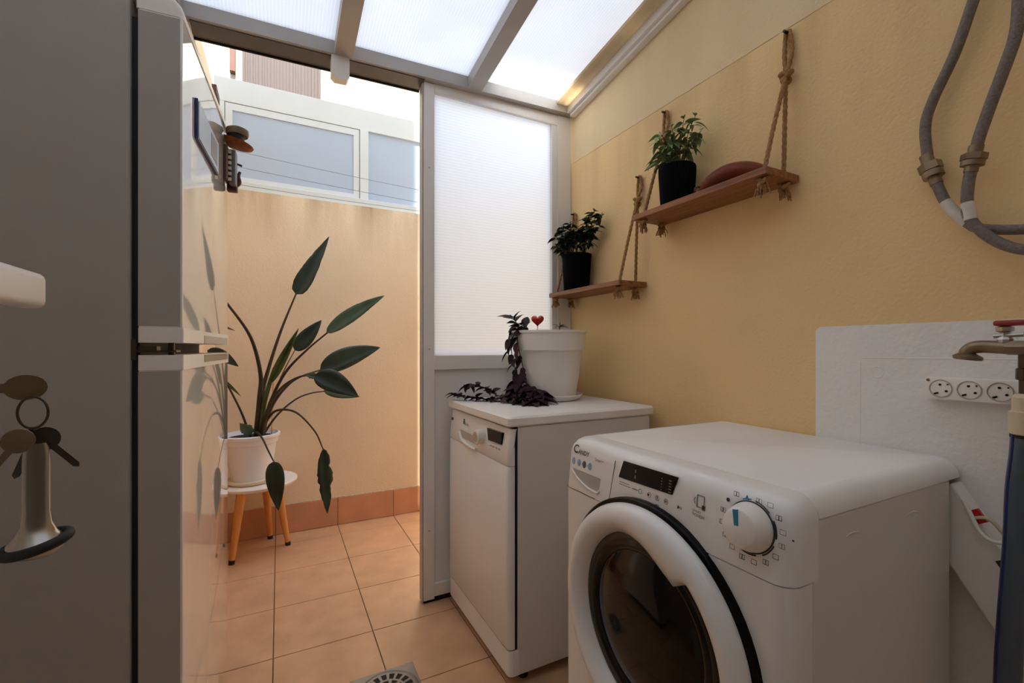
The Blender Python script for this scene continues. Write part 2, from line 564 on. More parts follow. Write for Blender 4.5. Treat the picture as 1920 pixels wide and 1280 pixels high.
for j in range(3):
    y1 = YF - 0.016 - PT * j; y0 = max(1.94, y1 - PT)
    bm = BM(); box(bm, (-0.301, y0 + 0.0015, 0.002), (-0.293, y1 - 0.0015, 0.163), bev=0.0012, seg=1)
    new_obj('skirting_tile', bm, 'tile_dark', bl)

# ------------------------------------------------------------------ roof
SL = 0.139
def roofz(x, y):
    return 2.185 + 0.026 * x + SL * (1.81 - y)
def sloped(bm, x0, x1, y0, y1, dz0, dz1):
    v = {}
    for ix, x in ((0, x0), (1, x1)):
        for iy, y in ((0, y0), (1, y1)):
            for iz, dz in ((0, dz0), (1, dz1)):
                v[ix, iy, iz] = bm.verts.new((x, y, roofz(x, y) + dz))
    for f in (((0,0,0),(1,0,0),(1,1,0),(0,1,0)), ((0,0,1),(0,1,1),(1,1,1),(1,0,1)), ((0,0,0),(0,0,1),(1,0,1),(1,0,0)),
              ((0,1,0),(1,1,0),(1,1,1),(0,1,1)), ((0,0,0),(0,1,0),(0,1,1),(0,0,1)), ((1,0,0),(1,0,1),(1,1,1),(1,1,0))):
        bm.faces.new([v[k] for k in f])
    return bm
ceil = struct(new_obj('ceiling', sloped(BM(), XL, XR + 0.005, 1.79, 1.85, -0.045, 0.012), 'alu_and_recess_grey'))
RX = [-0.87, -0.315, 0.215, 0.745]
for x in RX:
    r = new_obj('rafter', sloped(BM(), x - 0.032, x + 0.032, YB, 1.79, -0.045, 0.002), 'alu_and_recess_grey', ceil)
    new_obj('capping', sloped(BM(), x - 0.028, x + 0.028, YB, 1.85, 0.018, 0.026), 'alu_and_recess_grey', r)
edges = [-0.95, -0.87, -0.315, 0.215, 0.745, 1.205]
for a, b in zip(edges, edges[1:]):
    new_obj('roof_sheet', sloped(BM(), a + 0.004, b - 0.004, YB, 1.80, 0.003, 0.013), 'fluted_roof', ceil)
new_obj('flashing', sloped(BM(), 1.160, 1.222, YB, 1.79, -0.012, 0.002), 'flashing', ceil)
bm = BM()
sloped(bm, 1.222, XR + 0.004, YB, 1.79, -0.045, 0.012)
sloped(bm, 1.236, XR + 0.004, YB, 1.79, -0.058, -0.045)
new_obj('wall_profile', bm, 'alu', ceil)
# sliding-door track under the beam
bm = BM()
sloped(bm, -0.262, 0.529, 1.802, 1.850, -0.049, -0.0445)
sloped(bm, -0.262, 0.529, 1.85, 1.862, -0.049, 0.0)
sloped(bm, -0.262, 0.529, 1.862, 1.884, -0.041, 0.0)
new_obj('sliding_track', bm, 'alu_dark', ceil)
bm = BM(); sloped(bm, -0.262, 0.529, 1.884, 1.890, -0.047, 0.0)
new_obj('brush_seal', bm, 'rubber', ceil)
bm = BM(); prism(bm, [(0.172, 2.075), (0.186, 2.062), (0.228, 2.064), (0.236, 2.076), (0.236, 2.152), (0.172, 2.150)], 1.795, 1.835, 'Y')
new_obj('track_bracket', bm, 'alu', ceil)

# ------------------------------------------------------------------ partition with translucent pane
YP = 1.815
win = struct(thing('window_1', None, None, (0.9, YP, 0)))
def P(name, a, b, m, bev=0.002):
    return new_obj(name, box(BM(), a, b), m, win, None, bev)
P('post', (0.529, YP, 0.012), (0.574, YP + 0.05, 2.152), 'alu')
P('jamb', (1.182, YP, 0.012), (1.259, YP + 0.05, 2.168), 'alu')
P('glazing_bead', (1.153, YP + 0.004, 1.024), (1.182, YP + 0.045, 2.168), 'alu')
P('head_rail', (0.574, YP + 0.002, 2.118), (1.182, YP + 0.05, 2.166), 'alu')
P('middle_rail', (0.572, YP - 0.006, 0.965), (1.182, YP + 0.045, 1.024), 'alu')
P('bottom_rail', (0.574, YP, 0.022), (1.182, YP + 0.045, 0.075), 'alu')
P('lower_panel', (0.574, YP + 0.012, 0.075), (1.182, YP + 0.034, 0.965), 'panel_grey')
P('fluted_pane', (0.574, YP + 0.016, 1.024), (1.153, YP + 0.026, 2.130), 'fluted_wall', None)
P('foot_seal', (0.529, YP + 0.005, 0.0), (1.182, YP + 0.045, 0.022), 'rubber')
P('end_cover', (0.523, YP + 0.006, 0.005), (0.529, YP + 0.046, 2.15), 'alu_and_recess_grey')
bm = BM()
for z in (0.30, 1.05, 1.80):
    lathe(bm, [(0.0, -0.002), (0.004, -0.002), (0.004, 0.0), (0, 0)], (0.551, YP, z), 'Y', 10)
new_obj('screw_cap', bm, 'alu_and_recess_grey', win)

# ------------------------------------------------------------------ glazed gallery on top of the far wall
g2 = struct(thing('window_2', None, None, (0.3, 2.95, 1.92)))
def G(name, a, b, m, bev=0.002):
    return new_obj(name, box(BM(), a, b), m, g2, None, bev)
G('sill_rail', (-0.32, 2.905, 1.925), (XR + 0.16, 3.03, 1.978), 'gallery_white')
G('fascia', (-0.32, 2.95, 2.424), (XR + 0.16, 3.02, 2.556), 'gallery_white')
G('side_panel', (-0.32, 2.95, 1.978), (-0.270, 3.0, 2.424), 'gallery_white')
G('mullion', (0.450, 2.945, 1.978), (0.500, 3.0, 2.424), 'gallery_white')
fr = BM()
box(fr, (-0.266, 2.952, 2.382), (0.446, 2.985, 2.420)); box(fr, (-0.266, 2.952, 1.982), (0.446, 2.985, 2.016))
box(fr, (-0.266, 2.952, 2.016), (-0.232, 2.985, 2.382)); box(fr, (0.412, 2.952, 2.016), (0.446, 2.985, 2.382))
sash = new_obj('sash', fr, 'gallery_white', g2)
G('sash_gap', (-0.270, 2.96, 1.978), (0.450, 2.99, 2.424), 'alu_and_recess_grey', None)
new_obj('pane', box(BM(), (-0.232, 2.958, 2.016), (0.412, 2.970, 2.382)), 'frosted', sash)
G('fixed_pane', (0.500, 2.962, 1.978), (XR + 0.16, 2.974, 2.424), 'frosted', None)

# ------------------------------------------------------------------ neighbour building beyond
nb = thing('apartment_building', 'cream sunlit house facade with brown slatted blind, rising beyond the courtyard wall', 'building', (1.0, 5.6, 0))
B('facade_wall', (-6.0, 5.6, 0), (6.0, 5.9, 11.0), 'facade', nb)
sh = B('blind_box', (-0.345, 5.50, 3.0), (0.415, 5.60, 4.9), 'shutter', nb)
bm = BM()
x = -0.34
while x < 0.40:
    w = random.uniform(0.016, 0.030)
    box(bm, (x, 5.475 + random.uniform(0, 0.012), 3.0), (min(x + w, 0.41), 5.50, 4.9))
    x += w + random.uniform(0.003, 0.010)
stuff(new_obj('blind_slats', bm, 'shutter', sh))
B('facade_joint', (1.02, 5.594, 0), (1.035, 5.6, 11.0), 'alu', nb)
B('drain_stub', (-0.46, 5.52, 3.95), (-0.41, 5.60, 5.2), 'copper', nb)

# ------------------------------------------------------------------ open door leaf at the left, with lever and lock
d1 = struct(thing('door_1', None, None, (-0.26, 0.2, 0)))
lx = lambda y: -0.262 - (y - 0.585) * (-0.08)
bm = BM()
prism(bm, [(-0.262, 0.585), (-0.302, 0.582), (-0.248, -0.20), (-0.208, -0.198)], 0.02, 2.02, 'Z')
new_obj('leaf', bm, 'plastic_white', d1)
bm = BM(); box(bm, (-0.257, 0.512, 0.94), (-0.249, 0.550, 1.165), bev=0.004)
plate = new_obj('lever_plate', bm, 'plastic_white', d1, 40)
bm = BM()
tube(bm, smooth_path([(-0.25, 0.538, 1.105), (-0.20, 0.538, 1.105)], 3), 0.010, 12)
box(bm, (-0.207, 0.42, 1.090), (-0.186, 0.556, 1.121), bev=0.006, seg=3)
new_obj('lever', bm, 'plastic_white', d1, 40)
bm = BM(); lathe(bm, [(0.0, 0.012), (0.008, 0.012), (0.0085, 0.0), (0.0085, -0.004)], (-0.249, 0.535, 1.020), 'X', 16)
new_obj('lock_cylinder', bm, 'nickel', d1, 40)

# ------------------------------------------------------------------ refrigerator (local frame: x out of the front, y along the front)
fr_rot = math.radians(-3.36)
fg = thing('refrigerator', 'tall white two-door refrigerator with glossy front, left of the passage', 'refrigerator', (-0.181, 1.162, 0), rotz=fr_rot, local=True)
FW = 0.56
def rings_xy(pts, zs):
    return [[(p[0], p[1], z) for p in pts] for z in zs]
def door_loft(z0, z1, grow=0.0, xb=-0.075):
    bm = BM()
    a = [(x, y) for x, y in rr_ring(-(0.0 + grow), -xb, -grow, FW + grow, 0.004, 0.004, 5)]
    a = [(-x, y) for x, y in a]
    loft(bm, rings_xy(a, (z0, z1)))
    return bm
def FG(name, a, b, m, bev=0.003):
    return new_obj(name, box(BM(), a, b), m, fg, None, bev)
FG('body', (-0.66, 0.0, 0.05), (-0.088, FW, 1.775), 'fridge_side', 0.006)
FG('gasket', (-0.088, 0.012, 0.09), (-0.075, FW - 0.012, 1.735), 'rubber', None)
ud = new_obj('freezer_door', door_loft(1.096, 1.748), 'fridge_front', fg, 35)
ld = new_obj('lower_door', door_loft(0.085, 1.009), 'fridge_front', fg, 35)
new_obj('door_side', box(BM(), (-0.0745, -0.0008, 1.10), (-0.004, 0.0, 1.745)), 'fridge_side', ud)
new_obj('door_side', box(BM(), (-0.0745, -0.0008, 0.09), (-0.004, 0.0, 1.006)), 'fridge_side', ld)
u2 = new_obj('door_lip', door_loft(1.066, 1.096, 0.002), 'plastic_white', ud, 35)
l2 = new_obj('door_lip', door_loft(1.009, 1.040, 0.002), 'plastic_white', ld, 35)
new_obj('handle_recess', box(BM(), (-0.02, 0.20, 1.066), (0.0030, FW - 0.02, 1.086)), 'alu_and_recess_grey', ud)  # flush box, not hollow: the recess's shade is put into its grey
new_obj('handle_recess', box(BM(), (-0.02, 0.20, 1.020), (0.0030, FW - 0.02, 1.038)), 'nickel', ld)
# rounded top cap of the freezer door
bm = BM()
cap = []
for z, ins in ((1.748, -0.002), (1.762, -0.002), (1.775, 0.003), (1.785, 0.012), (1.790, 0.028)):
    a = [(-x, y) for x, y in rr_ring(ins, 0.078, -0.001, FW + 0.001, 0.010, 0.004, 5)]
    cap.append([(p[0], p[1], z) for p in a])
loft(bm, cap)
new_obj('top_cap', bm, 'plastic_white', ud, 35)
hg = BM()
box(hg, (-0.12, 0.006, 1.046), (-0.012, 0.040, 1.050))
box(hg, (-0.075, 0.004, 1.050), (-0.045, 0.030, 1.058))
lathe(hg, [(0, 1.038), (0.006, 1.038), (0.006, 1.070), (0, 1.070)], (-0.024, 0.022, 0), 'Z', 12)
box(hg, (-0.088, 0.006, 1.030), (-0.080, 0.040, 1.072))
new_obj('hinge', hg, 'steel_dark', fg)
FG('top_hinge_cover', (-0.14, 0.01, 1.775), (-0.03, 0.07, 1.788), 'plastic_white', 0.003)
FG('plinth', (-0.64, 0.02, 0.0), (-0.10, FW - 0.02, 0.05), 'dark_gap', None)

# things stuck on the refrigerator's front (same local frame, each a thing of its own)
def on_fridge(name, label, cat, y, z):
    c, s = math.cos(fr_rot), math.sin(fr_rot)
    return thing(name, label, cat, (-0.181 - s * y, 1.162 + c * y, z), rotz=fr_rot, local=True, group=None)
mg = on_fridge('fridge_card', 'thin dark-edged picture card stuck low and flat on the glossy refrigerator front', 'card', 0.23, 1.56)
new_obj('card_frame', box(BM(), (0.0005, -0.125, -0.018), (0.007, 0.125, 0.075)), 'hose_navy', mg)
new_obj('picture', box(BM(), (0.007, -0.120, -0.014), (0.0085, 0.120, 0.070)), 'frosted', mg)
new_obj('picture', box(BM(), (0.0085, 0.02, 0.0), (0.0092, 0.10, 0.06)), 'teal', mg)
mg = on_fridge('hat_magnet', 'brown wide-brimmed straw hat magnet near the top of the refrigerator', 'magnet', 0.515, 1.70)
bm = BM(); lathe(bm, [(0, -0.004), (0.030, -0.005), (0.050, 0.001), (0.052, 0.004), (0.030, 0.004), (0.0, 0.006)], (0.026, 0, 0.0), 'Z', 28)
for v in bm.verts: v.co.z -= 0.18 * (v.co.x - 0.026); v.co.x = max(v.co.x, 0.0005)
new_obj('brim', bm, 'hat', mg, 50)
bm = BM(); lathe(bm, [(0, 0.004), (0.024, 0.004), (0.025, 0.028), (0.0, 0.028)], (0.028, 0, 0.0), 'Z', 24)
new_obj('hat_band', bm, 'rubber', mg, 50)
bm = BM(); lathe(bm, [(0, 0.028), (0.029, 0.028), (0.032, 0.036), (0.031, 0.047), (0.022, 0.052), (0, 0.048)], (0.033, 0, 0.0), 'Z', 24)
new_obj('crown', bm, 'hat_band', mg, 50)
mg = on_fridge('ladder_magnet', 'brown and ivory striped box-shaped magnet under the hat magnet', 'magnet', 0.50, 1.60)
bm = BM(); box(bm, (0.0005, -0.02, -0.025), (0.010, 0.045, 0.085), bev=0.003)
new_obj('backing', bm, 'copper', mg)
bm = BM(); box(bm, (0.010, 0.0, -0.030), (0.030, 0.040, 0.080), bev=0.006)
new_obj('case', bm, 'alu_dark', mg)
for k in range(6):
    new_obj('rung', box(BM(), (0.010, -0.004, -0.022 + 0.017 * k), (0.019, 0.0, -0.012 + 0.017 * k)), 'ivory', mg)
mg = on_fridge('figure_magnet', 'small dark brown figure magnet beside the striped magnet', 'magnet', 0.545, 1.575)
bm = BM()
box(bm, (0.0005, -0.012, -0.018), (0.030, 0.012, 0.004), bev=0.004)
tube(bm, smooth_path([(0.02, 0, 0.0), (0.034, 0, 0.015), (0.032, 0, 0.035), (0.036, 0, 0.05)], 4), lambda t: 0.008 - 0.004 * t, 8)
tube(bm, smooth_path([(0.0005, 0, 0.075), (0.02, 0, 0.076), (0.042, 0, 0.070)], 4), 0.0035, 8)
new_obj('figure', bm, 'copper', mg, 50)

# ------------------------------------------------------------------ dishwasher
DX, DY0, DY1, DZ = 0.629, 1.24, 1.79, 0.808
dw = thing('dishwasher', 'white slim dishwasher with dial and dark display, large white plant pot on top', 'dishwasher', ((DX + 1.21) / 2, 1.515, 0))
def D(name, a, b, m, bev=0.003):
    return new_obj(name, box(BM(), a, b), m, dw, None, bev)
D('cabinet', (0.662, DY0, 0.035), (1.208, DY1, DZ), 'enamel_grey')
D('door_gap', (0.650, DY0 + 0.008, 0.10), (0.664, DY1 - 0.008, DZ), 'dark_gap', None)
def front_panel(z0, z1, xs0, xs1, r=0.016):
    bm = BM()
    ring = []
    for z, xf in ((z0, xs0), (z0 + 0.004, xs0 - 0.002), ((z0 + z1) / 2, (xs0 + xs1) / 2 - 0.003), (z1 - 0.004, xs1 - 0.001), (z1, xs1 + 0.002)):
        ring.append([(p[0], p[1], z) for p in rr_ring(xf, 0.652, DY0 + 0.003, DY1 - 0.003, r, 0.002, 6)])
    return loft(bm, ring)
dr = new_obj('door', front_panel(0.118, 0.686, DX, DX), 'enamel', dw, 40)
cp = new_obj('control_panel', front_panel(0.688, DZ - 0.006, DX, DX + 0.012), 'enamel', dw, 40)
bm = BM()
loft(bm, [[(p[0], p[1], z) for p in rr_ring(DX + 0.001, 0.668, DY0, DY1, 0.016, 0.002, 6)] for z in (0.036, 0.112)])
new_obj('kick_plate', bm, 'enamel', dw, 40)
bm = BM()
tr = []
for z, ins in ((DZ + 0.002, 0.004), (DZ + 0.007, 0.0), (DZ + 0.028, 0.0), (DZ + 0.034, 0.006)):
    tr.append([(p[0], p[1], z) for p in rr_ring(DX - 0.004 + ins, 1.222, DY0 - 0.006 + ins, DY1 + 0.004 - ins, 0.014, 0.003, 6)])
loft(bm, tr)
new_obj('worktop', bm, 'lid', dw, 30)
# dial
kn = BM(); lathe(kn, [(0, -0.030), (0.020, -0.030), (0.0245, -0.027), (0.0265, 0.0), (0.0, 0.0)], (DX + 0.006, 1.452, 0.746), 'X', 32)
k_ = new_obj('dial', kn, 'plastic_white', cp, 40)
bm = BM(); lathe(bm, [(0, -0.0305), (0.018, -0.0305), (0.018, -0.029)], (DX + 0.006, 1.452, 0.746), 'X', 32)
new_obj('dial_face', bm, 'socket_grey', dw)
bm = BM(); prism(bm, [(1.405, 0.783), (1.290, 0.785), (1.294, 0.747), (1.395, 0.744)], DX - 0.0005, DX + 0.02, 'X')
dsp = new_obj('display', bm, 'display', cp)
for k in range(4):
    new_obj('button', box(BM(), (DX - 0.0018, 1.305 + k * 0.022, 0.727), (DX + 0.01, 1.315 + k * 0.022, 0.731)), 'alu_and_recess_grey', cp)
# grip recess as a flush patch, its shade put into the grey; lower lip
bm = BM()
prism(bm, [(1.485, 0.735), (1.66, 0.738), (1.645, 0.712), (1.61, 0.700), (1.485, 0.697)], DX - 0.0005, DX + 0.02, 'X')
new_obj('grip_recess', bm, 'alu_and_recess_grey', cp)
bm = BM(); tube(bm, smooth_path([(DX + 0.0, 1.665, 0.725), (DX - 0.004, 1.63, 0.702), (DX - 0.006, 1.56, 0.694), (DX - 0.006, 1.49, 0.693)], 6), 0.006, 8)
new_obj('grip_lip', bm, 'plastic_white', cp, 60)
UPZ, RT, NR = (0, 0, 1), (0, -1, 0), (-1, 0, 0)
bm = BM(); prism(bm, [(1.640, 0.762), (1.632, 0.782), (1.622, 0.762), (1.630, 0.768)], DX + 0.003, DX + 0.02, 'X')
new_obj('emblem', bm, 'ink_grey', dw)
text('Balay', 0.020, (DX + 0.003, 1.620, 0.761), RT, UPZ, NR, 'ink_grey', dw, 'logo')
new_obj('badge', box(BM(), (DX + 0.002, 1.755, 0.760), (DX + 0.02, 1.768, 0.770)), 'ink', dw)
for y in (DY0 + 0.04, DY1 - 0.04):
    for x in (0.70, 1.17):
        bm = BM(); lathe(bm, [(0, 0), (0.016, 0), (0.016, 0.035), (0, 0.035)], (x, y, 0), 'Z', 12)
        new_obj('foot', bm, 'rubber', dw)

# ------------------------------------------------------------------ washing machine
MX0, MX1, MY0, MY1, MZ = 0.665, 1.238, 0.402, 0.992, 0.8245
wm = thing('washing_machine', 'white front-loading washing machine with round dark porthole in the foreground', 'washing machine', (0.95, 0.69, 0))
bm = BM()
loft(bm, [[(p[0], p[1], z) for p in rr_ring(MX0, 0.725, MY0, MY1, 0.030, 0.002, 8)] for z in (0.02, 0.695)])
new_obj('front_panel', bm, 'enamel', wm, 40)
bm = BM()
box(bm, (0.7265, MY0 + 0.001, 0.02), (1.20, MY1 - 0.001, 0.789))
cab = new_obj('cabinet', bm, 'enamel_grey', wm, None, 0.004)
# pressed arcs on the visible side
for yy in (0.84, 1.04):
    p = [Vector((yy + 0.034 * math.cos(a), MY0 + 0.0012, 0.735 + 0.016 * math.sin(a))) for a in [PI * (0.12 + 0.60 * k / 10) for k in range(11)]]
    bm = BM(); tube(bm, p, [0.0004 + 0.0014 * math.sin(PI * k / 10) for k in range(11)], 6)
    new_obj('pressed_arc', bm, 'enamel_grey', cab, 60)
for xx in (0.965, 1.13):
    bm = BM(); tube(bm, [Vector((xx, MY0 + 0.0012, z)) for z in (0.06, 0.3, 0.45)], [0.0030, 0.0030, 0.0008], 6)
    new_obj('pressed_rib', bm, 'enamel_grey', cab, 60)
# control panel: leans back a little and rolls over into the top
def cp_x(z):
    return 0.6655 + (z - 0.697) * 0.10
rings = []
for z, xf, si in ((0.697, 0.6655, 0), (0.76, 0.6718, 0), (0.790, 0.676, 0.0), (0.804, 0.681, 0.003), (0.815, 0.689, 0.010), (0.822, 0.700, 0.020), (0.8245, 0.714, 0.030)):
    rings.append([(p[0], p[1], z) for p in rr_ring(xf, 0.742, MY0 + si, MY1 - si, 0.030 if si < 0.015 else 0.026, 0.002, 8)])
mcp = new_obj('control_panel', loft(BM(), rings), 'enamel', wm, 50)
rings = []
for z, si in ((0.790, 0.0), (0.797, 0.0005), (0.804, 0.003), (0.815, 0.010), (0.822, 0.020), (0.8245, 0.030)):
    rings.append([(p[0], p[1], z) for p in rr_ring(0.7422, 1.2565 - si * 0.25, MY0 + si, MY1 - si, 0.002, 0.018, 6)])
new_obj('top_lid', loft(BM(), rings), 'lid', wm, 50)
bm = BM(); box(bm, (0.745, MY1 - 0.030, 0.8243), (1.225, MY1 - 0.027, 0.8252))
new_obj('lid_seam', bm, 'alu_and_recess_grey', wm)
# porthole door
dc = (0.0, 0.690, 0.490)
bm = BM()
lathe(bm, [(0.244, 0.668), (0.2525, 0.668), (0.2525, 0.656), (0.249, 0.652), (0.242, 0.652)], dc, 'X', 72)
pd_ = thing('porthole_door', None, None, (0, 0, 0))
pd_.parent = wm; pd_.location = -wm.location
def PD(name, bm, m, sm=50):
    o = new_obj(name, bm, m, None, sm)
    o.parent = pd_
    return o
PD('seal_ring', bm, 'display')
bm = BM()
lathe(bm, [(0.242, 0.664), (0.2425, 0.648), (0.238, 0.636), (0.228, 0.627), (0.214, 0.623), (0.203, 0.627), (0.193, 0.638), (0.184, 0.652), (0.180, 0.662)], dc, 'X', 180)
def grip_w(th):
    d = math.degrees(th) % 360
    if d < 62 or d > 131:
        return 0.0
    if d < 118:
        t = (d - 62) / 56
        return t * t * (3 - 2 * t)
    if d < 124:
        return 1.0
    t = (131 - d) / 7
    return t * t * (3 - 2 * t)
for v in bm.verts:
    y, z = v.co.y - dc[1], v.co.z - dc[2]
    r = math.hypot(y, z)
    if r < 0.2135:
        w = (0.214 - r) / 0.034
        k = (r - 0.034 * w * grip_w(math.atan2(z, y))) / r
        v.co.y, v.co.z = dc[1] + y * k, dc[2] + z * k
        v.co.x -= 0.010 * w * grip_w(math.atan2(z, y))
PD('door_ring', bm, 'enamel')
bm = BM()
lathe(bm, [(0.184, 0.655), (0.176, 0.650), (0.168, 0.651)], dc, 'X', 72)
PD('glass_rim', bm, 'dark_inner')
bm = BM()
lathe(bm, [(0.170, 0.652), (0.160, 0.648), (0.150, 0.650), (0.146, 0.655), (0.13, 0.648), (0.09, 0.640), (0.05, 0.637), (0.0, 0.636)], dc, 'X', 72)
PD('porthole_glass', bm, 'dark_glass')
# detergent drawer
dn = Vector((-1, 0, 0.10)).normalized()
dup_ = Vector((0.10, 0, 1)).normalized()
def onp(y, z, e=0.0):
    return Vector((cp_x(z), y, z)) + dn * e
bm = BM()
for z0, z1, y in ((0.70, 0.806, 0.806), ):
    tube(bm, [onp(0.812, 0.700), onp(0.806, 0.75), onp(0.800, 0.80)], 0.0009, 6)
new_obj('drawer_seam', bm, 'ink_grey', mcp)
def panel_poly(pts, e0, e1):
    bm = BM()
    A = [bm.verts.new(onp(y, z, e0)) for y, z in pts]
    Bv = [bm.verts.new(onp(y, z, e1)) for y, z in pts]
    n = len(pts)
    for k in range(n):
        bm.faces.new((A[k], A[(k + 1) % n], Bv[(k + 1) % n], Bv[k]))
    bm.faces.new(A[::-1]); bm.faces.new(Bv)
    return bm
new_obj('drawer_grip', panel_poly([(0.957, 0.748), (0.846, 0.748), (0.848, 0.722), (0.853, 0.716), (0.880, 0.717), (0.915, 0.724), (0.945, 0.733)], -0.004, 0.0004), 'alu_and_recess_grey', mcp)
bm = BM()
tube(bm, smooth_path([onp(0.957, 0.742, 0.001), onp(0.930, 0.727, 0.002), onp(0.890, 0.716, 0.0025), onp(0.855, 0.713, 0.002), onp(0.847, 0.720, 0.001)], 6), 0.0028, 8)
new_obj('drawer_grip_lip', bm, 'enamel', mcp, 60)
text('C', 0.030, onp(0.962, 0.788), (0, -1, 0), dup_, dn, 'ink', mcp, 'logo', 0.15, bold=0.02)
text('ANDY', 0.0155, onp(0.940, 0.788), (0, -1, 0), dup_, dn, 'ink', mcp, 'logo', 0.15, bold=0.02)
text('Smart+', 0.011, onp(0.872, 0.784), (0, -1, 0), dup_, dn, 'ink_grey', mcp, 'logo')
for k, y in enumerate((0.957, 0.934, 0.912, 0.890)):
    new_obj('pictogram', panel_poly([(y + 0.007 * math.cos(a), 0.766 + 0.009 * math.sin(a)) for a in [2 * PI * q / 10 for q in range(10)]], 0.0, 0.0005), 'ink_blue' if k != 2 else 'hose_blue', mcp)
    if k in (1, 2):
        new_obj('pictogram', panel_poly([(y - 0.011, 0.767), (y - 0.015, 0.767), (y - 0.015, 0.765), (y - 0.011, 0.765)], 0.0, 0.0005), 'ink_blue', mcp)
# display
disp = new_obj('display', panel_poly([(0.772, 0.806), (0.620, 0.808), (0.631, 0.772), (0.784, 0.768)], -0.002, 0.0012), 'display', mcp)
for k in range(5):
    new_obj('indicator', panel_poly([(0.640, 0.798 - 0.0055 * k), (0.634, 0.798 - 0.0055 * k), (0.634, 0.796 - 0.0055 * k), (0.640, 0.796 - 0.0055 * k)], 0.001, 0.0016), 'ink_grey', disp)
    new_obj('indicator', panel_poly([(0.660, 0.797 - 0.0055 * k), (0.657, 0.797 - 0.0055 * k), (0.657, 0.7955 - 0.0055 * k), (0.660, 0.7955 - 0.0055 * k)], 0.001, 0.0016), 'ink_grey', disp)
for k in range(2):
    new_obj('indicator', panel_poly([(0.734, 0.796 - 0.012 * k), (0.731, 0.796 - 0.012 * k), (0.731, 0.789 - 0.012 * k), (0.734, 0.789 - 0.012 * k)], 0.001, 0.0016), 'ink_grey', disp)
# small print under the display
def dash(y, z, w, h, m='ink_grey'):
    new_obj('print', panel_poly([(y, z), (y - w, z), (y - w, z - h), (y, z - h)], 0.0, 0.0005), m, mcp)
dash(0.781, 0.760, 0.030, 0.0012); dash(0.781, 0.755, 0.034, 0.0012); dash(0.740, 0.756, 0.016, 0.0022)
for y in (0.716, 0.690, 0.668, 0.645):
    bm = BM(); tube(bm, [onp(y + 0.005 * math.cos(a), 0.755 + 0.005 * math.sin(a), 0.0004) for a in [2 * PI * q / 12 for q in range(13)]], 0.0006, 4, cap=False)
    new_obj('print', bm, 'ink_grey', mcp)
dash(0.694, 0.757, 0.004, 0.004, 'ink'); dash(0.669, 0.759, 0.0016, 0.007, 'ink'); dash(0.648, 0.757, 0.005, 0.004, 'ink_grey'); dash(0.672, 0.743, 0.010, 0.002)
text('▶II', 0.008, onp(0.617, 0.751), (0, -1, 0), dup_, dn, 'ink', mcp, 'print')
# phone pictogram and TOUCH
bm = BM()
tube(bm, [onp(y, z, 0.0004) for y, z in ((0.573, 0.789), (0.558, 0.789), (0.558, 0.768), (0.573, 0.768), (0.573, 0.789))], 0.0008, 4)
tube(bm, [onp(y, z, 0.0004) for y, z in ((0.577, 0.784), (0.580, 0.778), (0.577, 0.772))], 0.0006, 4)
new_obj('print', bm, 'ink', mcp)
dash(0.562, 0.773, 0.007, 0.008, 'ink')
text('SMART', 0.0065, onp(0.582, 0.757), (0, -1, 0), dup_, dn, 'ink_grey', mcp, 'print')
text('TOUCH', 0.0075, onp(0.582, 0.750), (0, -1, 0), dup_, dn, 'ink', mcp, 'print')
# programme dial
KC = (0.468, 0.768)
ko = onp(*KC)
rot = Matrix.Rotation(math.atan(0.10), 3, 'Y')
def dialmesh(prof, seg=48):
    bm = BM(); lathe(bm, prof, (0, 0, 0), 'X', seg)
    for v in bm.verts:
        v.co = rot @ v.co + ko
    return bm
o = new_obj('dial_base', dialmesh([(0, 0), (0.0405, 0), (0.0405, -0.0016), (0, -0.0016)]), 'ink', mcp, 40)
dial = new_obj('programme_dial', dialmesh([(0.0, -0.0016), (0.0385, -0.0016), (0.0375, -0.008), (0.0330, -0.022), (0.0300, -0.029), (0.0270, -0.0315), (0.0, -0.0325)]), 'plastic_white', mcp, 40)
bm = BM(); prism(bm, [(0.006, 0.003), (0.0105, 0.0265), (0.002, 0.0285), (-0.001, 0.004)], -0.0331, -0.0300, 'X')
for v in bm.verts: v.co = rot @ v.co + ko
new_obj('pointer_mark', bm, 'mark_blue', dial)
for k in range(16):
    a = math.radians(100 - 22.5 * k)
    y, z = KC[0] - 0.0525 * math.cos(a), KC[1] + 0.0525 * math.sin(a)
    if z > 0.812: z = 0.812
    if k == 0:
        new_obj('programme_mark', panel_poly([(y - 0.004, z - 0.004), (y + 0.004, z - 0.004), (y, z + 0.004)], 0, 0.0005), 'mark_blue', mcp)
        continue
    if k in (14,):
        new_obj('programme_mark', panel_poly([(y + 0.0035 * math.cos(t), z + 0.0035 * math.sin(t)) for t in [PI * q / 4 for q in range(8)]], 0, 0.0005), 'ink', mcp)
        continue
    bm = BM()
    tube(bm, [onp(y + 0.0045 * sx, z + 0.0035 * sz, 0.0003) for sx, sz in ((-1, -1), (1, -1), (1, 1), (-1, 1), (-1, -1))], 0.0005, 4)
    if k % 2:
        tube(bm, [onp(y, z - 0.003, 0.0003), onp(y, z + 0.003, 0.0003)], 0.0008, 4)
    new_obj('programme_mark', bm, 'ink_grey' if k % 3 else 'ink', mcp)
dash(0.402, 0.772, 0.003, 0.0025, 'ink')
bm = BM()
tube(bm, [onp(KC[0] - 0.0425 * math.cos(a), KC[1] + 0.0425 * math.sin(a), 0.0005) for a in [math.radians(92 + 5 * q) for q in range(5)]], 0.0012, 4)
new_obj('programme_arc', bm, 'mark_blue', mcp)
bm = BM()
for q in range(5):
    tube(bm, [onp(KC[0] - 0.0425 * math.cos(a), KC[1] + 0.0425 * math.sin(a), 0.0004) for a in [math.radians(82 - 52 * q - 9 * s) for s in range(5)]], 0.0011, 4)
new_obj('programme_arc', bm, 'ink', mcp)
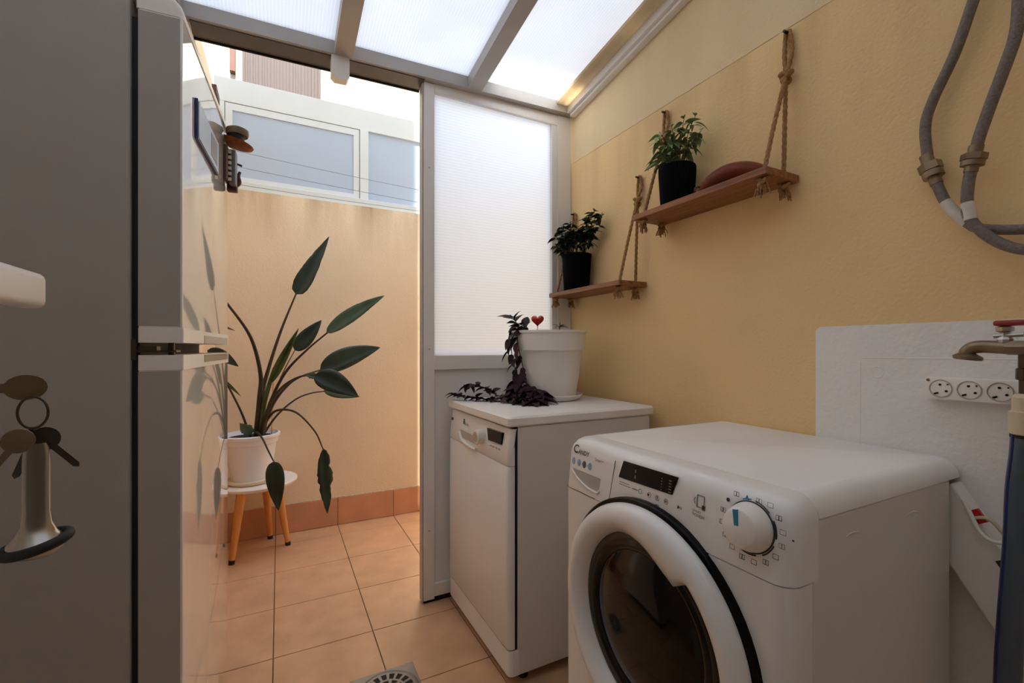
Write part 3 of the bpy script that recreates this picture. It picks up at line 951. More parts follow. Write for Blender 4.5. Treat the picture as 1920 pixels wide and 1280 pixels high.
bm = BM()
tube(bm, [Vector((0.6650 + (0.006 if k == 0 else 0), 0.984 - 0.0135 * k, 0.697 - 0.0006 * math.sin(k))) for k in range(10)], [0.0006 + 0.0003 * k / 5 for k in range(10)], 5)
new_obj('rust_edge', bm, 'rust', wm)
for y in (MY0 + 0.05, MY1 - 0.05):
    for x in (0.72, 1.17):
        bm = BM(); lathe(bm, [(0, 0), (0.02, 0), (0.02, 0.02), (0, 0.02)], (x, y, 0), 'Z', 12)
        new_obj('foot', bm, 'rubber', wm)

# ------------------------------------------------------------------ rope-hung shelves
def rope(bm, pts, r=0.0055, n=10):
    p = smooth_path(pts, n)
    # resample evenly so that the lay of the strands stays regular
    L = [0.0]
    for a, b in zip(p, p[1:]):
        L.append(L[-1] + (b - a).length)
    m = max(4, int(L[-1] / 0.004))
    q = []
    j = 0
    for k in range(m + 1):
        s = L[-1] * k / m
        while j < len(L) - 2 and L[j + 1] < s:
            j += 1
        t = (s - L[j]) / max(1e-9, L[j + 1] - L[j])
        q.append(p[j].lerp(p[j + 1], min(1, t)))
    tube(bm, q, r, 12, True, 0.42, 0.16, 3)

def knot(bm, c, r):
    pts = []
    for k in range(49):
        t = 2 * PI * k / 48
        pts.append(Vector((c[0] + r * 0.42 * math.sin(3 * t), c[1] + r * 0.5 * (math.sin(t) + 1.3 * math.sin(2 * t)) * 0.75, c[2] + r * 0.5 * (math.cos(t) - 1.3 * math.cos(2 * t)) * 0.75)))
    tube(bm, pts, 0.0058, 10, False, 0.3, 0.14, 3)

def tassel(bm, c, n=22, ln=0.034):
    for k in range(n):
        a = random.uniform(0, 2 * PI); s = random.uniform(0.2, 1.0)
        e = Vector((c[0] + 0.022 * s * math.cos(a), c[1] + 0.022 * s * math.sin(a), c[2] - ln * random.uniform(0.6, 1)))
        tube(bm, smooth_path([c, (Vector(c) + e) / 2 + Vector((0.004 * math.cos(a), 0.004 * math.sin(a), 0.002)), e], 3), 0.0016, 5)

def hanging_shelf(label, y0, y1, z, xb, xf, ends, group):
    t = thing('hanging_shelf', label, 'shelf', ((xb + xf) / 2, (y0 + y1) / 2, z), group)
    bm = BM()
    n = 14
    rings = []
    for k in range(n + 1):
        y = y0 + (y1 - y0) * k / n
        w = 0.0016 * noise.noise(Vector((y * 9, z, 0)))
        rings.append([(xf + w, y, z - 0.019), (xb, y, z - 0.020), (xb, y, z), (xf + w, y, z)])
    loft(bm, rings)
    new_obj('board', bm, 'wood', t, None, 0.002)
    for (ya, top_z, knot_z) in ends:
        bm = BM()
        yk = ya
        xk = XR - 0.022
        f, b_ = xf + 0.022, xb - 0.030
        # loop over the nail, then two strands down through the board
        rope(bm, [(f, ya, z - 0.022), (f + (xk - f) * 0.5, yk, (z + knot_z) / 2), (xk - 0.004, yk - 0.003, knot_z), (XR - 0.012, yk - 0.010, (knot_z + top_z) / 2), (XR - 0.010, yk - 0.004, top_z - 0.008), (XR - 0.010, yk + 0.001, top_z)])
        rope(bm, [(b_, ya, z - 0.022), (b_ + (xk - b_) * 0.5, yk, (z + knot_z) / 2), (xk + 0.004, yk + 0.003, knot_z), (XR - 0.012, yk + 0.010, (knot_z + top_z) / 2), (XR - 0.010, yk + 0.008, top_z - 0.008), (XR - 0.010, yk + 0.001, top_z)])
        rp = new_obj('rope', bm, 'rope', t, 60)
        bm = BM(); knot(bm, (xk, yk, knot_z), 0.020)
        new_obj('rope_knot', bm, 'rope', rp, 60)
        bm = BM(); lathe(bm, [(0, -0.030), (0.004, -0.030), (0.004, 0.004), (0, 0.004)], (XR, yk + 0.001, top_z - 0.006), 'X', 10)
        new_obj('nail', bm, 'steel_dark', rp, 40)
        for xx in (f, b_):
            bm = BM(); knot(bm, (xx, ya, z - 0.031), 0.017)
            kn_ = new_obj('end_knot', bm, 'rope', rp, 60)
            bm = BM(); tassel(bm, (xx, ya, z - 0.034))
            stuff(new_obj('frayed_end', bm, 'rope', rp, 60))
    return t
hanging_shelf('upper rope-hung wooden shelf with the brown bowl and pale-leaved plant', 0.732, 1.228, 1.525, XR - 0.003, 1.115,
              [(0.757, 1.930, 1.800), (1.200, 1.915, 1.80)], 'rope-hung shelves on the yellow wall')
hanging_shelf('lower rope-hung wooden shelf by the translucent pane, holding the dark bushy plant', 1.305, 1.795, 1.309, XR - 0.003, 1.120,
              [(1.335, 1.725, 1.625), (1.772, 1.695, 1.605)], 'rope-hung shelves on the yellow wall')

# ------------------------------------------------------------------ reddish wooden bowl on the upper shelf
bm = BM()
n, sg = 22, 20
rings = []
for k in range(n + 1):
    t = k / n
    y = 0.775 + 0.215 * t
    a = math.sin(PI * min(1, max(0.0, t * 0.94 + 0.03))) ** 0.5
    rings.append([(1.186 + 0.058 * a * math.cos(th), y, 1.5255 + 0.034 * a + 0.034 * a * math.sin(th)) for th in [2 * PI * q / sg for q in range(sg)]])
loft(bm, rings)
tb = thing('wooden_bowl', 'smooth reddish-brown oblong wooden bowl lying upside down on the upper shelf', 'bowl', (1.186, 0.88, 1.525))
new_obj('bowl_shell', bm, 'bowl', tb, 60)
bm = BM()
p = [Vector((1.186 + 0.048 * math.cos(a), 0.984 - 0.006 * abs(math.cos(a)), 1.5255 + 0.0165 + 0.0165 * math.sin(a))) for a in [2 * PI * k / 24 for k in range(25)]]
tube(bm, p, 0.003, 6, False)
new_obj('bowl_rim', bm, 'bowl', tb, 60)

# ------------------------------------------------------------------ leaves
def leaf_mesh(name, L, Wd, fold=0.25, curl=0.25, n=6, m=None, tip=1.0, lobed=0.0, thick=0.0006):
    """leaf along +X, upper side +Z; folded along the midrib and curling down"""
    bm = BM()
    rows = []
    for k in range(n + 1):
        t = k / n
        w = Wd / 2 * (math.sin(PI * t ** 0.72) ** 0.85) if 0 < t < 1 else 0.0
        x = L * t
        z = -curl * L * t * t
        rows.append((x, max(w, 0.0002), z))
    for s in (0, 1):
        pass
    V = []
    for x, w, z in rows:
        V.append([bm.verts.new((x, -w, z + fold * w)), bm.verts.new((x, 0, z)), bm.verts.new((x, w, z + fold * w))])
    for A, C in zip(V, V[1:]):
        bm.faces.new((A[0], A[1], C[1], C[0]))
        bm.faces.new((A[1], A[2], C[2], C[1]))
    me = bpy.data.meshes.new(name)
    bm.to_mesh(me); bm.free()
    me.materials.append(M[m])
    for p_ in me.polygons:
        p_.use_smooth = True
    return me

def put_leaf(me, pos, direction, parent, roll=0.0, scale=1.0, name='leaf'):
    d = Vector(direction).normalized()
    side = Vector((0, 0, 1)).cross(d)
    if side.length < 0.05:
        side = Vector((1, 0, 0))
    side.normalize()
    up = d.cross(side)
    R3 = Matrix((d, side, up)).transposed() @ Matrix.Rotation(roll, 3, 'X')
    o = bpy.data.objects.new(name, me)
    COL.objects.link(o)
    o.parent = parent
    o.matrix_basis = Matrix.Translation(Vector(pos) - parent.location) @ R3.to_4x4() @ Matrix.Scale(scale, 4)
    return o

def plant_pot(bm, c, z0, z1, r0, r1, lip=0.004, wall=0.003):
    x, y = c
    h = z1 - z0
    lathe(bm, [(0, z0), (r0, z0), (r0 + 0.002, z0 + 0.004), (r1 - 0.001, z1 - 0.012), (r1 + lip * 0.4, z1 - 0.010), (r1 + lip * 0.4, z1), (r1 - wall, z1), (r0 + (r1 - r0) * 0.8 - wall, z1 - h * 0.16), (0, z1 - h * 0.16)], (x, y, 0), 'Z', 40)

# --- dark bushy plant on the lower shelf
def bushy(root, stems, leafmesh, nl, parent_stem_mat, spread, yaw_bias=None, size=(0.7, 1.15), xmax=1.247, ymax=1.80, droop=0.3):
    cnt = 0
    for (a, b, c) in stems:
        p = smooth_path([a, b, c], 8)
        bm = BM(); tube(bm, p, lambda t: 0.0024 - 0.0014 * t, 6)
        new_obj('stem', bm, parent_stem_mat, root, 60)
        for k in range(nl):
            t = 0.34 + 0.66 * (k + random.random() * 0.6) / nl
            q = p[min(len(p) - 1, int(t * (len(p) - 1)))]
            ang = 2.4 * k + random.random()
            for _try in range(8):
                d = Vector((math.cos(ang), math.sin(ang), random.uniform(-droop, 0.45)))
                s = random.uniform(*size)
                e = q + d.normalized() * 0.05 * s
                if e.x < xmax and e.y < ymax:
                    break
                ang += 0.9
            put_leaf(leafmesh, q + d * 0.004, d, root, random.uniform(-0.5, 0.5), s)
            cnt += 1
    return cnt

p1 = thing('potted_plant', 'dark green bushy plant in black pot on the lower shelf', 'plant', (1.190, 1.673, 1.309))
bm = BM(); plant_pot(bm, (1.190, 1.673), 1.3095, 1.474, 0.055, 0.066)
new_obj('pot', bm, 'black_pot', p1, 40)
bm = BM(); lathe(bm, [(0, 1.462), (0.062, 1.459), (0.062, 1.452), (0, 1.452)], (1.190, 1.673, 0), 'Z', 24)
new_obj('soil', bm, 'soil', p1)
lm = leaf_mesh('small_leaf', 0.042, 0.023, 0.3, 0.35, 6, 'leaf_dark')
stems = []
tops = [(1.120, 1.745, 1.565), (1.135, 1.715, 1.610), (1.150, 1.760, 1.60), (1.165, 1.690, 1.625), (1.175, 1.640, 1.590), (1.190, 1.600, 1.628), (1.205, 1.560, 1.650), (1.215, 1.520, 1.630), (1.225, 1.545, 1.580), (1.160, 1.640, 1.560), (1.130, 1.700, 1.545), (1.205, 1.590, 1.570), (1.112, 1.730, 1.52)]
for tx, ty, tz in tops:
    a = (1.190 + 0.35 * (tx - 1.19), 1.673 + 0.30 * (ty - 1.673), 1.460)
    b = (1.190 + 0.6 * (tx - 1.19), 1.673 + 0.6 * (ty - 1.673), 1.460 + 0.62 * (tz - 1.46))
    stems.append((a, b, (tx, ty, tz)))
bushy(p1, stems, lm, 22, 'stem_brown', 0.1, ymax=1.795)

# --- pale narrow-leaved plant on the upper shelf
p2 = thing('potted_plant', 'pale green narrow-leaved plant in black ribbed pot on the upper shelf', 'plant', (1.187, 1.092, 1.525))
bm = BM()
prof = [(0.050, 1.5255), (0.053, 1.531), (0.0595, 1.640), (0.0595, 1.658), (0.056, 1.662)]
rings = []
for r, z in prof:
    rings.append([(1.187 + (r + 0.0008 * math.cos(36 * th)) * math.cos(th), 1.092 + (r + 0.0008 * math.cos(36 * th)) * math.sin(th), z) for th in [2 * PI * k / 144 for k in range(144)]])
rings.append([(1.187 + 0.054 * math.cos(th), 1.092 + 0.054 * math.sin(th), 1.648) for th in [2 * PI * k / 144 for k in range(144)]])
loft(bm, rings)
new_obj('pot', bm, 'black_pot', p2, 60)
bm = BM(); lathe(bm, [(0, 1.654), (0.052, 1.650), (0.052, 1.640), (0, 1.640)], (1.187, 1.092, 0), 'Z', 24)
new_obj('soil', bm, 'soil', p2)
lm2 = leaf_mesh('narrow_leaf', 0.054, 0.018, 0.3, 0.45, 7, 'leaf_light')
stems = []
for tx, ty, tz in [(1.135, 1.130, 1.72), (1.130, 1.120, 1.765), (1.150, 1.135, 1.79), (1.165, 1.095, 1.80), (1.185, 1.060, 1.815), (1.205, 1.030, 1.815), (1.215, 1.010, 1.765), (1.160, 1.110, 1.745), (1.190, 1.075, 1.755), (1.140, 1.120, 1.69)]:
    a = (1.187 + 0.25 * (tx - 1.187), 1.092 + 0.3 * (ty - 1.092), 1.650)
    b = (1.187 + 0.55 * (tx - 1.187), 1.092 + 0.55 * (ty - 1.092), 1.650 + 0.62 * (tz - 1.65))
    stems.append((a, b, (tx, ty, tz)))
bushy(p2, stems, lm2, 13, 'stem_brown', 0.1, ymax=2, droop=0.55, size=(0.7, 1.1))

# ------------------------------------------------------------------ big white pot on the dishwasher
PX, PY = 1.005, 1.612
bp = thing('flower_pot', 'large white plastic plant pot with trailing purple plant on the dishwasher', 'plant pot', (PX, PY, 0.842))
z0 = 0.8425
bm = BM(); lathe(bm, [(0, z0), (0.115, z0), (0.128, z0 + 0.006), (0.140, z0 + 0.022), (0.137, z0 + 0.024), (0.124, z0 + 0.010), (0, z0 + 0.008)], (PX, PY, 0), 'Z', 56)
new_obj('saucer', bm, 'plastic_pot', bp, 40)
bm = BM(); lathe(bm, [(0, z0 + 0.009), (0.106, z0 + 0.009), (0.112, z0 + 0.014), (0.126, z0 + 0.10), (0.137, z0 + 0.195), (0.140, z0 + 0.202), (0.150, z0 + 0.204), (0.1525, z0 + 0.270), (0.158, z0 + 0.274), (0.158, z0 + 0.283), (0.150, z0 + 0.284), (0.147, z0 + 0.270), (0.142, z0 + 0.240), (0, z0 + 0.240)], (PX, PY, 0), 'Z', 64)
new_obj('pot', bm, 'plastic_pot', bp, 35)
bm = BM(); lathe(bm, [(0, z0 + 0.262), (0.146, z0 + 0.258), (0.144, z0 + 0.241), (0, z0 + 0.241)], (PX, PY, 0), 'Z', 32)
new_obj('soil', bm, 'soil', bp)
# sprig
lf = leaf_mesh('sprig_leaf', 0.040, 0.018, 0.3, 0.25, 5, 'leaf_fresh')
bm = BM(); tube(bm, smooth_path([(1.078, 1.640, 1.10), (1.078, 1.641, 1.14), (1.080, 1.640, 1.165)], 4), 0.002, 6)
new_obj('sprig_stem', bm, 'stem_green', bp, 60)
for d in ((1, 0.2, 0.7), (-0.8, 0.6, 0.6), (0.3, -0.9, 0.4), (-0.9, -0.3, 0.1), (0.9, -0.6, 0.15)):
    put_leaf(lf, (1.079, 1.640, 1.146), d, bp, 0, 0.9)
# trailing purple stems
TOPZ = 0.8425
lp = leaf_mesh('purple_leaf', 0.050, 0.027, 0.35, 0.3, 6, 'leaf_purple')
lp2 = leaf_mesh('purple_small_leaf', 0.036, 0.024, 0.4, 0.3, 5, 'leaf_purple')
trails = [
    [(0.93, 1.62, 1.105), (0.885, 1.63, 1.150), (0.850, 1.64, 1.120), (0.838, 1.63, 1.05), (0.845, 1.615, 0.98), (0.858, 1.60, 0.92), (0.850, 1.58, 0.862), (0.82, 1.56, 0.853)],
    [(0.92, 1.59, 1.105), (0.875, 1.60, 1.135), (0.850, 1.60, 1.09), (0.862, 1.585, 1.00), (0.872, 1.57, 0.93), (0.868, 1.55, 0.87), (0.85, 1.50, 0.852)],
    [(0.90, 1.58, 1.108), (0.868, 1.60, 1.128), (0.845, 1.612, 1.165), (0.838, 1.63, 1.176)],
    [(0.868, 1.60, 0.93), (0.845, 1.61, 0.885), (0.79, 1.64, 0.862), (0.745, 1.66, 0.890), (0.700, 1.69, 0.905), (0.67, 1.71, 0.897)],
    [(0.862, 1.58, 0.90), (0.83, 1.59, 0.863), (0.77, 1.63, 0.852), (0.72, 1.67, 0.852), (0.665, 1.72, 0.858), (0.635, 1.75, 0.868)],
    [(0.865, 1.57, 0.90), (0.868, 1.53, 0.868), (0.865, 1.48, 0.856), (0.84, 1.44, 0.852)],
    [(0.868, 1.57, 0.92), (0.895, 1.54, 0.890), (0.905, 1.50, 0.870), (0.89, 1.46, 0.856)],
    [(0.868, 1.58, 0.91), (0.850, 1.55, 0.875), (0.835, 1.50, 0.858), (0.815, 1.47, 0.852)],
    [(0.860, 1.60, 0.94), (0.838, 1.585, 0.900), (0.815, 1.570, 0.870), (0.79, 1.55, 0.853)],
]
for ti, tr_ in enumerate(trails):
    p = smooth_path(tr_, 7)
    bm = BM(); tube(bm, p, 0.0018, 6)
    new_obj('trailing_stem', bm, 'leaf_purple', bp, 60)
    n = len(p)
    step = 2 if ti in (0, 1, 2) else 1
    for k in range(3, n, step):
        a = 2.4 * k + random.random()
        tdir = (p[min(k + 1, n - 1)] - p[k - 1]).normalized()
        d = Vector((math.cos(a), math.sin(a), random.uniform(-0.5, 0.4))) + tdir * 0.8
        small = ti in (3, 4)
        L = 0.032 if small else 0.050
        s = random.uniform(0.85, 1.35)
        q = p[k].copy()
        e = q + d.normalized() * L * s
        if e.z < TOPZ + 0.006:
            d.z = max(0.02, (TOPZ + 0.008 - q.z) / (L * s))
        # keep the leaf outside the pot's wall
        e = q + d.normalized() * L * s
        rad = Vector((e.x - PX, e.y - PY)).length
        lim = 0.125 + 0.02 * (q.z - z0) / 0.28 if q.z < 1.03 else 0.160
        if rad < lim and q.z < 1.12:
            d.x -= 1.4; d.y += 0.2
        put_leaf(lp2 if small else lp, q, d, bp, random.uniform(-0.6, 0.6), s)

# red heart pick standing in the pot
hp = thing('heart_pick', 'glossy red heart on a thin stick in the big white pot', 'ornament', (0.920, 1.560, 1.10))
bm = BM()
hs = 0.0275
rings = []
prof = []
for k in range(40):
    t = 2 * PI * k / 40
    prof.append((16 * math.sin(t) ** 3 / 17.0, (13 * math.cos(t) - 5 * math.cos(2 * t) - 2 * math.cos(3 * t) - math.cos(4 * t)) / 17.0))
hc = Vector((0.920, 1.560, 1.166))
Rv = Vector((0.889, -0.458, 0)); Nv = Vector((0.458, 0.889, 0))
for dpt, sc in ((-0.016, 0.30), (-0.013, 0.62), (-0.008, 0.86), (-0.003, 0.98), (0.003, 0.98), (0.008, 0.86), (0.013, 0.62), (0.016, 0.30)):
    rings.append([hc + Rv * (u * hs * sc) + Vector((0, 0, v * hs * sc)) + Nv * dpt for u, v in prof])
loft(bm, rings)
new_obj('heart', bm, 'red', hp, 70)
bm = BM(); tube(bm, [Vector((0.920, 1.560, 1.095)), Vector((0.920, 1.560, 1.150))], 0.0018, 6)
new_obj('stick', bm, 'alu', hp)

# ------------------------------------------------------------------ stool with the bird-of-paradise plant
SX, SY, SZ = -0.10, 2.675, 0.375
st = thing('plant_stool', 'small round white-topped stool with beech legs in the courtyard', 'stool', (SX, SY, 0))
bm = BM(); lathe(bm, [(0, SZ - 0.018), (0.180, SZ - 0.018), (0.186, SZ - 0.012), (0.187, SZ - 0.003), (0.184, SZ), (0, SZ)], (SX, SY, 0), 'Z', 56)
new_obj('seat', bm, 'plastic_white', st, 40)
for (fx, fy) in ((0.040, 2.700), (-0.205, 2.585), (-0.045, 2.835)):
    ux, uy = SX + (fx - SX) * 0.62, SY + (fy - SY) * 0.62
    bm = BM(); tube(bm, [Vector((fx, fy, 0.018)), Vector((ux, uy, SZ - 0.018))], [0.0125, 0.024], 16)
    lg = new_obj('leg', bm, 'beech', st, 60)
    bm = BM(); tube(bm, [Vector((fx + (fx - ux) * 0.05, fy + (fy - uy) * 0.05, 0.0)), Vector((fx, fy, 0.020))], 0.0135, 16)
    new_obj('foot_cap', bm, 'rubber', lg, 60)

BX, BY = -0.128, 2.655
bpz = SZ
sp_ = thing('bird_of_paradise_plant', 'tall bird-of-paradise plant with long dark leaves in white pot on stool', 'plant', (BX, BY, SZ))
bm = BM(); lathe(bm, [(0, bpz), (0.095, bpz), (0.105, bpz + 0.006), (0.112, bpz + 0.020), (0.108, bpz + 0.021), (0, bpz + 0.010)], (BX, BY, 0), 'Z', 40)
o = new_obj('saucer', bm, 'cream', sp_, 40)
zb = bpz + 0.0105
bm = BM(); lathe(bm, [(0, zb), (0.078, zb), (0.086, zb + 0.006), (0.104, zb + 0.10), (0.115, zb + 0.185), (0.122, zb + 0.190), (0.126, zb + 0.215), (0.132, zb + 0.219), (0.134, zb + 0.232), (0.124, zb + 0.236), (0.117, zb + 0.215), (0, zb + 0.205)], (BX, BY, 0), 'Z', 56)
new_obj('pot', bm, 'pot_bluish', sp_, 40)
bm = BM(); lathe(bm, [(0, zb + 0.224), (0.06, zb + 0.222), (0.118, zb + 0.214), (0.116, zb + 0.206), (0, zb + 0.206)], (BX, BY, 0), 'Z', 32)
new_obj('soil', bm, 'soil', sp_)

def blade(name, base, tip, width, parent, m='leaf_big', side=None, fold=0.25, sag=0.0, n=26, ragged=0.0, blunt=0.66, seed=0):
    """large leaf from base to tip, both in world space; `side` is the direction of its width"""
    base, tip = Vector(base), Vector(tip)
    d = (tip - base); L = d.length; d.normalize()
    view = Vector((0.0, -1.0, 0.1)).normalized()
    s = side if side is not None else d.cross(view)
    s = Vector(s) - d * Vector(s).dot(d); s.normalize()
    nn = d.cross(s)
    bm = BM()
    rows = []
    for k in range(n + 1):
        t = k / n
        w = width / 2 * (math.sin(PI * t ** blunt) ** 0.8 if 0 < t < 1 else 0.02)
        wl_r = [w, w]
        if ragged:
            for q in (0, 1):
                wl_r[q] *= 1 - ragged * max(0, noise.noise(Vector((t * 9, q * 7 + seed, 1.3)))) - ragged * 0.3 * random.random()
        c = base + d * L * t + Vector((0, 0, -sag * L * 4 * t * (1 - t) * -1))
        row = []
        for q, u in ((0, -1.0), (0, -0.55), (0, 0.0), (1, 0.55), (1, 1.0)):
            ww = wl_r[q]
            row.append(bm.verts.new(c + s * (u * ww) + nn * (-fold * abs(u) * ww)))
        rows.append(row)
    for A, C in zip(rows, rows[1:]):
        for k in range(4):
            bm.faces.new((A[k], A[k + 1], C[k + 1], C[k]))
    o = new_obj(name, bm, m, parent, 60)
    so = o.modifiers.new('solid', 'SOLIDIFY'); so.thickness = 0.0012
    bm = BM()
    pts = [base + d * L * t + Vector((0, 0, sag * L * 4 * t * (1 - t))) + nn * 0.0012 for t in [k / 12 for k in range(12)]]
    tube(bm, pts, lambda t: 0.0022 * (1 - 0.8 * t), 6)
    new_obj('midrib', bm, 'rib', o, 60)
    return o

def stalk(pts, r0, r1, m, parent=sp_):
    bm = BM(); tube(bm, smooth_path(pts, 8), lambda t: r0 + (r1 - r0) * t, 10)
    return new_obj('stalk', bm, m, parent, 60)

stalk([(-0.104, 2.62, 0.600), (-0.088, 2.60, 0.80), (-0.084, 2.60, 0.927), (-0.125, 2.56, 1.108), (-0.211, 2.45, 1.257), (-0.258, 2.40, 1.322)], 0.014, 0.0035, 'stem_dark')
blade('leaf', (-0.258, 2.40, 1.32), (-0.275, 2.44, 1.585), 0.075, sp_, side=(0.3, 1, 0))
stalk([(-0.098, 2.64, 0.600), (-0.082, 2.65, 0.80), (-0.056, 2.66, 0.923), (0.006, 2.68, 1.14), (0.086, 2.70, 1.362)], 0.015, 0.004, 'stem_dark')
blade('leaf', (0.080, 2.70, 1.345), (0.249, 2.72, 1.681), 0.088, sp_, fold=0.5, blunt=0.48, ragged=0.10)
stalk([(-0.090, 2.62, 0.600), (-0.070, 2.60, 0.76), (-0.044, 2.58, 0.873), (-0.020, 2.55, 0.955)], 0.013, 0.009, 'stem_green')
blade('leaf', (-0.040, 2.55, 0.88), (0.087, 2.50, 1.155), 0.042, sp_, 'stem_green', fold=0.9)
stalk([(-0.072, 2.64, 0.60), (-0.040, 2.64, 0.76), (0.016, 2.64, 0.922), (0.074, 2.66, 1.045)], 0.006, 0.0025, 'stem_brown')
blade('leaf', (0.074, 2.66, 1.042), (0.205, 2.66, 1.207), 0.080, sp_)
stalk([(-0.085, 2.60, 0.60), (-0.040, 2.58, 0.78), (0.028, 2.56, 0.931), (0.125, 2.53, 1.045), (0.231, 2.50, 1.144)], 0.010, 0.004, 'stem_dark')
blade('leaf', (0.216, 2.50, 1.134), (0.501, 2.46, 1.336), 0.074, sp_, 'leaf_pale', sag=0.03, ragged=0.10, seed=3)
stalk([(-0.085, 2.63, 0.60), (-0.030, 2.645, 0.76), (0.041, 2.66, 0.859), (0.110, 2.67, 0.905), (0.213, 2.69, 0.938)], 0.009, 0.0035, 'stem_dark')
blade('leaf', (0.200, 2.69, 0.936), (0.529, 2.72, 1.059), 0.115, sp_, sag=0.04)
stalk([(-0.090, 2.60, 0.60), (-0.040, 2.57, 0.77), (0.015, 2.54, 0.860), (0.091, 2.50, 0.911), (0.164, 2.48, 0.918)], 0.009, 0.0035, 'stem_dark')
blade('leaf', (0.160, 2.48, 0.920), (0.364, 2.44, 0.805), 0.110, sp_, sag=0.05)
blade('leaf', (0.120, 2.485, 0.922), (0.205, 2.48, 0.905), 0.035, sp_, 'leaf_pale', ragged=0.4, seed=5)
stalk([(-0.078, 2.66, 0.60), (-0.01, 2.69, 0.70), (0.081, 2.72, 0.777), (0.160, 2.74, 0.805), (0.238, 2.76, 0.811)], 0.006, 0.003, 'stem_dark')
blade('leaf', (0.225, 2.76, 0.817), (0.42, 2.76, 0.770), 0.060, sp_, 'leaf_pale')
stalk([(-0.096, 2.62, 0.60), (-0.055, 2.60, 0.69), (-0.008, 2.58, 0.739), (0.076, 2.54, 0.728), (0.160, 2.50, 0.633), (0.199, 2.48, 0.540)], 0.008, 0.003, 'stem_dark')
blade('leaf', (0.199, 2.48, 0.545), (0.218, 2.47, 0.212), 0.078, sp_, ragged=0.55, seed=11, blunt=0.7)
stalk([(-0.112, 2.60, 0.60), (-0.100, 2.56, 0.640), (-0.072, 2.48, 0.620), (-0.046, 2.44, 0.566), (-0.020, 2.42, 0.510)], 0.006, 0.003, 'stem_dark')
blade('leaf', (-0.024, 2.42, 0.518), (-0.003, 2.42, 0.281), 0.080, sp_, blunt=0.6)
blade('leaf', (-0.120, 2.57, 0.632), (-0.170, 2.55, 0.690), 0.060, sp_, 'leaf_pale', ragged=0.4, seed=2)
stalk([(-0.125, 2.60, 0.60), (-0.165, 2.54, 0.75), (-0.235, 2.40, 0.95), (-0.270, 2.30, 1.045)], 0.006, 0.003, 'stem_dark')
blade('leaf', (-0.270, 2.30, 1.047), (-0.158, 2.30, 0.974), 0.050, sp_, sag=0.06)
blade('leaf', (-0.235, 2.50, 0.91), (-0.161, 2.50, 0.825), 0.014, sp_, 'stem_green')
blade('leaf', (-0.24, 2.50, 1.160), (-0.185, 2.50, 1.137), 0.010, sp_, 'stem_brown')
bm = BM(); tube(bm, [Vector((-0.036, 2.70, 0.60)), Vector((-0.026, 2.70, 0.949))], 0.0025, 6)
new_obj('support_stick', bm, 'beech', sp_)

# ------------------------------------------------------------------ clothes lines across the courtyard
for k, (p0, p1, y) in enumerate((((-0.30, 2.034), (XR, 1.968), 2.60), ((-0.30, 1.940), (XR, 1.880), 2.55), ((-0.30, 1.834), (XR, 1.838), 2.50))):
    bm = BM()
    pts = []
    for q in range(17):
        t = q / 16
        pts.append(Vector((p0[0] + (p1[0] - p0[0]) * t, y, p0[1] + (p1[1] - p0[1]) * t - 0.010 * 4 * t * (1 - t))))
    tube(bm, pts, 0.0013, 6)
    tag(new_obj('clothes_line', bm, 'wire'), ('highest', 'middle', 'lowest')[k] + ' of the three thin lines strung across the courtyard', 'clothes line', 'clothes lines across the courtyard')

# ------------------------------------------------------------------ socket strip on the white patch
ss = thing('socket_strip', 'white row of wall power sockets on the white painted patch', 'power sockets', (1.245, 0.28, 0.97))
bm = BM(); box(bm, (1.232, 0.105, 0.947), (XR - 0.0015, 0.4545, 0.993), bev=0.003)
body = new_obj('housing', bm, 'plastic_white', ss, 40)
for k in range(7):
    y = 0.4285 - 0.0440 * k; z = 0.970
    bm = BM(); lathe(bm, [(0.0190, -0.0010), (0.0178, -0.0014), (0.0170, 0.000), (0.0160, 0.0006), (0, 0.0008)], (1.2318, y, z), 'X', 28)
    so = new_obj('socket', bm, 'socket_grey', ss, 40)
    for dy, dz, r in ((0.001, 0.008, 0.0024), (-0.009, -0.005, 0.0024), (-0.011, 0.009, 0.0016)):
        bm = BM(); lathe(bm, [(0, -0.0008), (r, -0.0008), (r, 0.001)], (1.2318, y + dy, z + dz), 'X', 10)
        new_obj('contact_hole', bm, 'dark_gap', so)
    bm = BM(); box(bm, (1.2306, y + 0.004, z - 0.012), (1.2336, y + 0.011, z - 0.0085), rot=(Matrix.Rotation(-0.35, 3, 'X'), (1.232, y + 0.007, z - 0.01)))
    new_obj('earth_clip', bm, 'dark_gap', so)
bm = BM(); lathe(bm, [(0, -0.001), (0.003, -0.001), (0.003, 0.0)], (1.232, 0.449, 0.987), 'X', 10)
new_obj('screw', bm, 'brass', ss)

# ------------------------------------------------------------------ tap
tp = thing('water_tap', 'dull brass wall tap with a red lever above the sockets', 'tap', (1.15, 0.28, 1.055))
TX = 1.15
bm = BM()
tube(bm, smooth_path([(XR, 0.20, 1.055), (1.19, 0.20, 1.055), (TX + 0.006, 0.205, 1.055), (TX, 0.235, 1.055), (TX, 0.30, 1.055), (TX, 0.345, 1.057), (TX, 0.360, 1.050), (TX, 0.363, 1.038)], 6), 0.0115, 16)
tube(bm, [Vector((TX, 0.245, 1.055)), Vector((TX, 0.310, 1.055))], 0.0135, 6)
tube(bm, [Vector((TX, 0.276, 1.055)), Vector((TX, 0.285, 1.055))], 0.0150, 20)
new_obj('tap_body', bm, 'brass', tp, 40)
bm = BM(); lathe(bm, [(0, -0.004), (0.019, -0.004), (0.0208, -0.002), (0.0208, 0.002), (0.018, 0.004), (0.012, 0.008), (0, 0.008)], (TX, 0.361, 1.037), 'Z', 28)
for v in bm.verts: v.co.z -= 0.12 * (0.361 - v.co.y)
new_obj('spout_flange', bm, 'brass', tp, 40)
bm = BM()
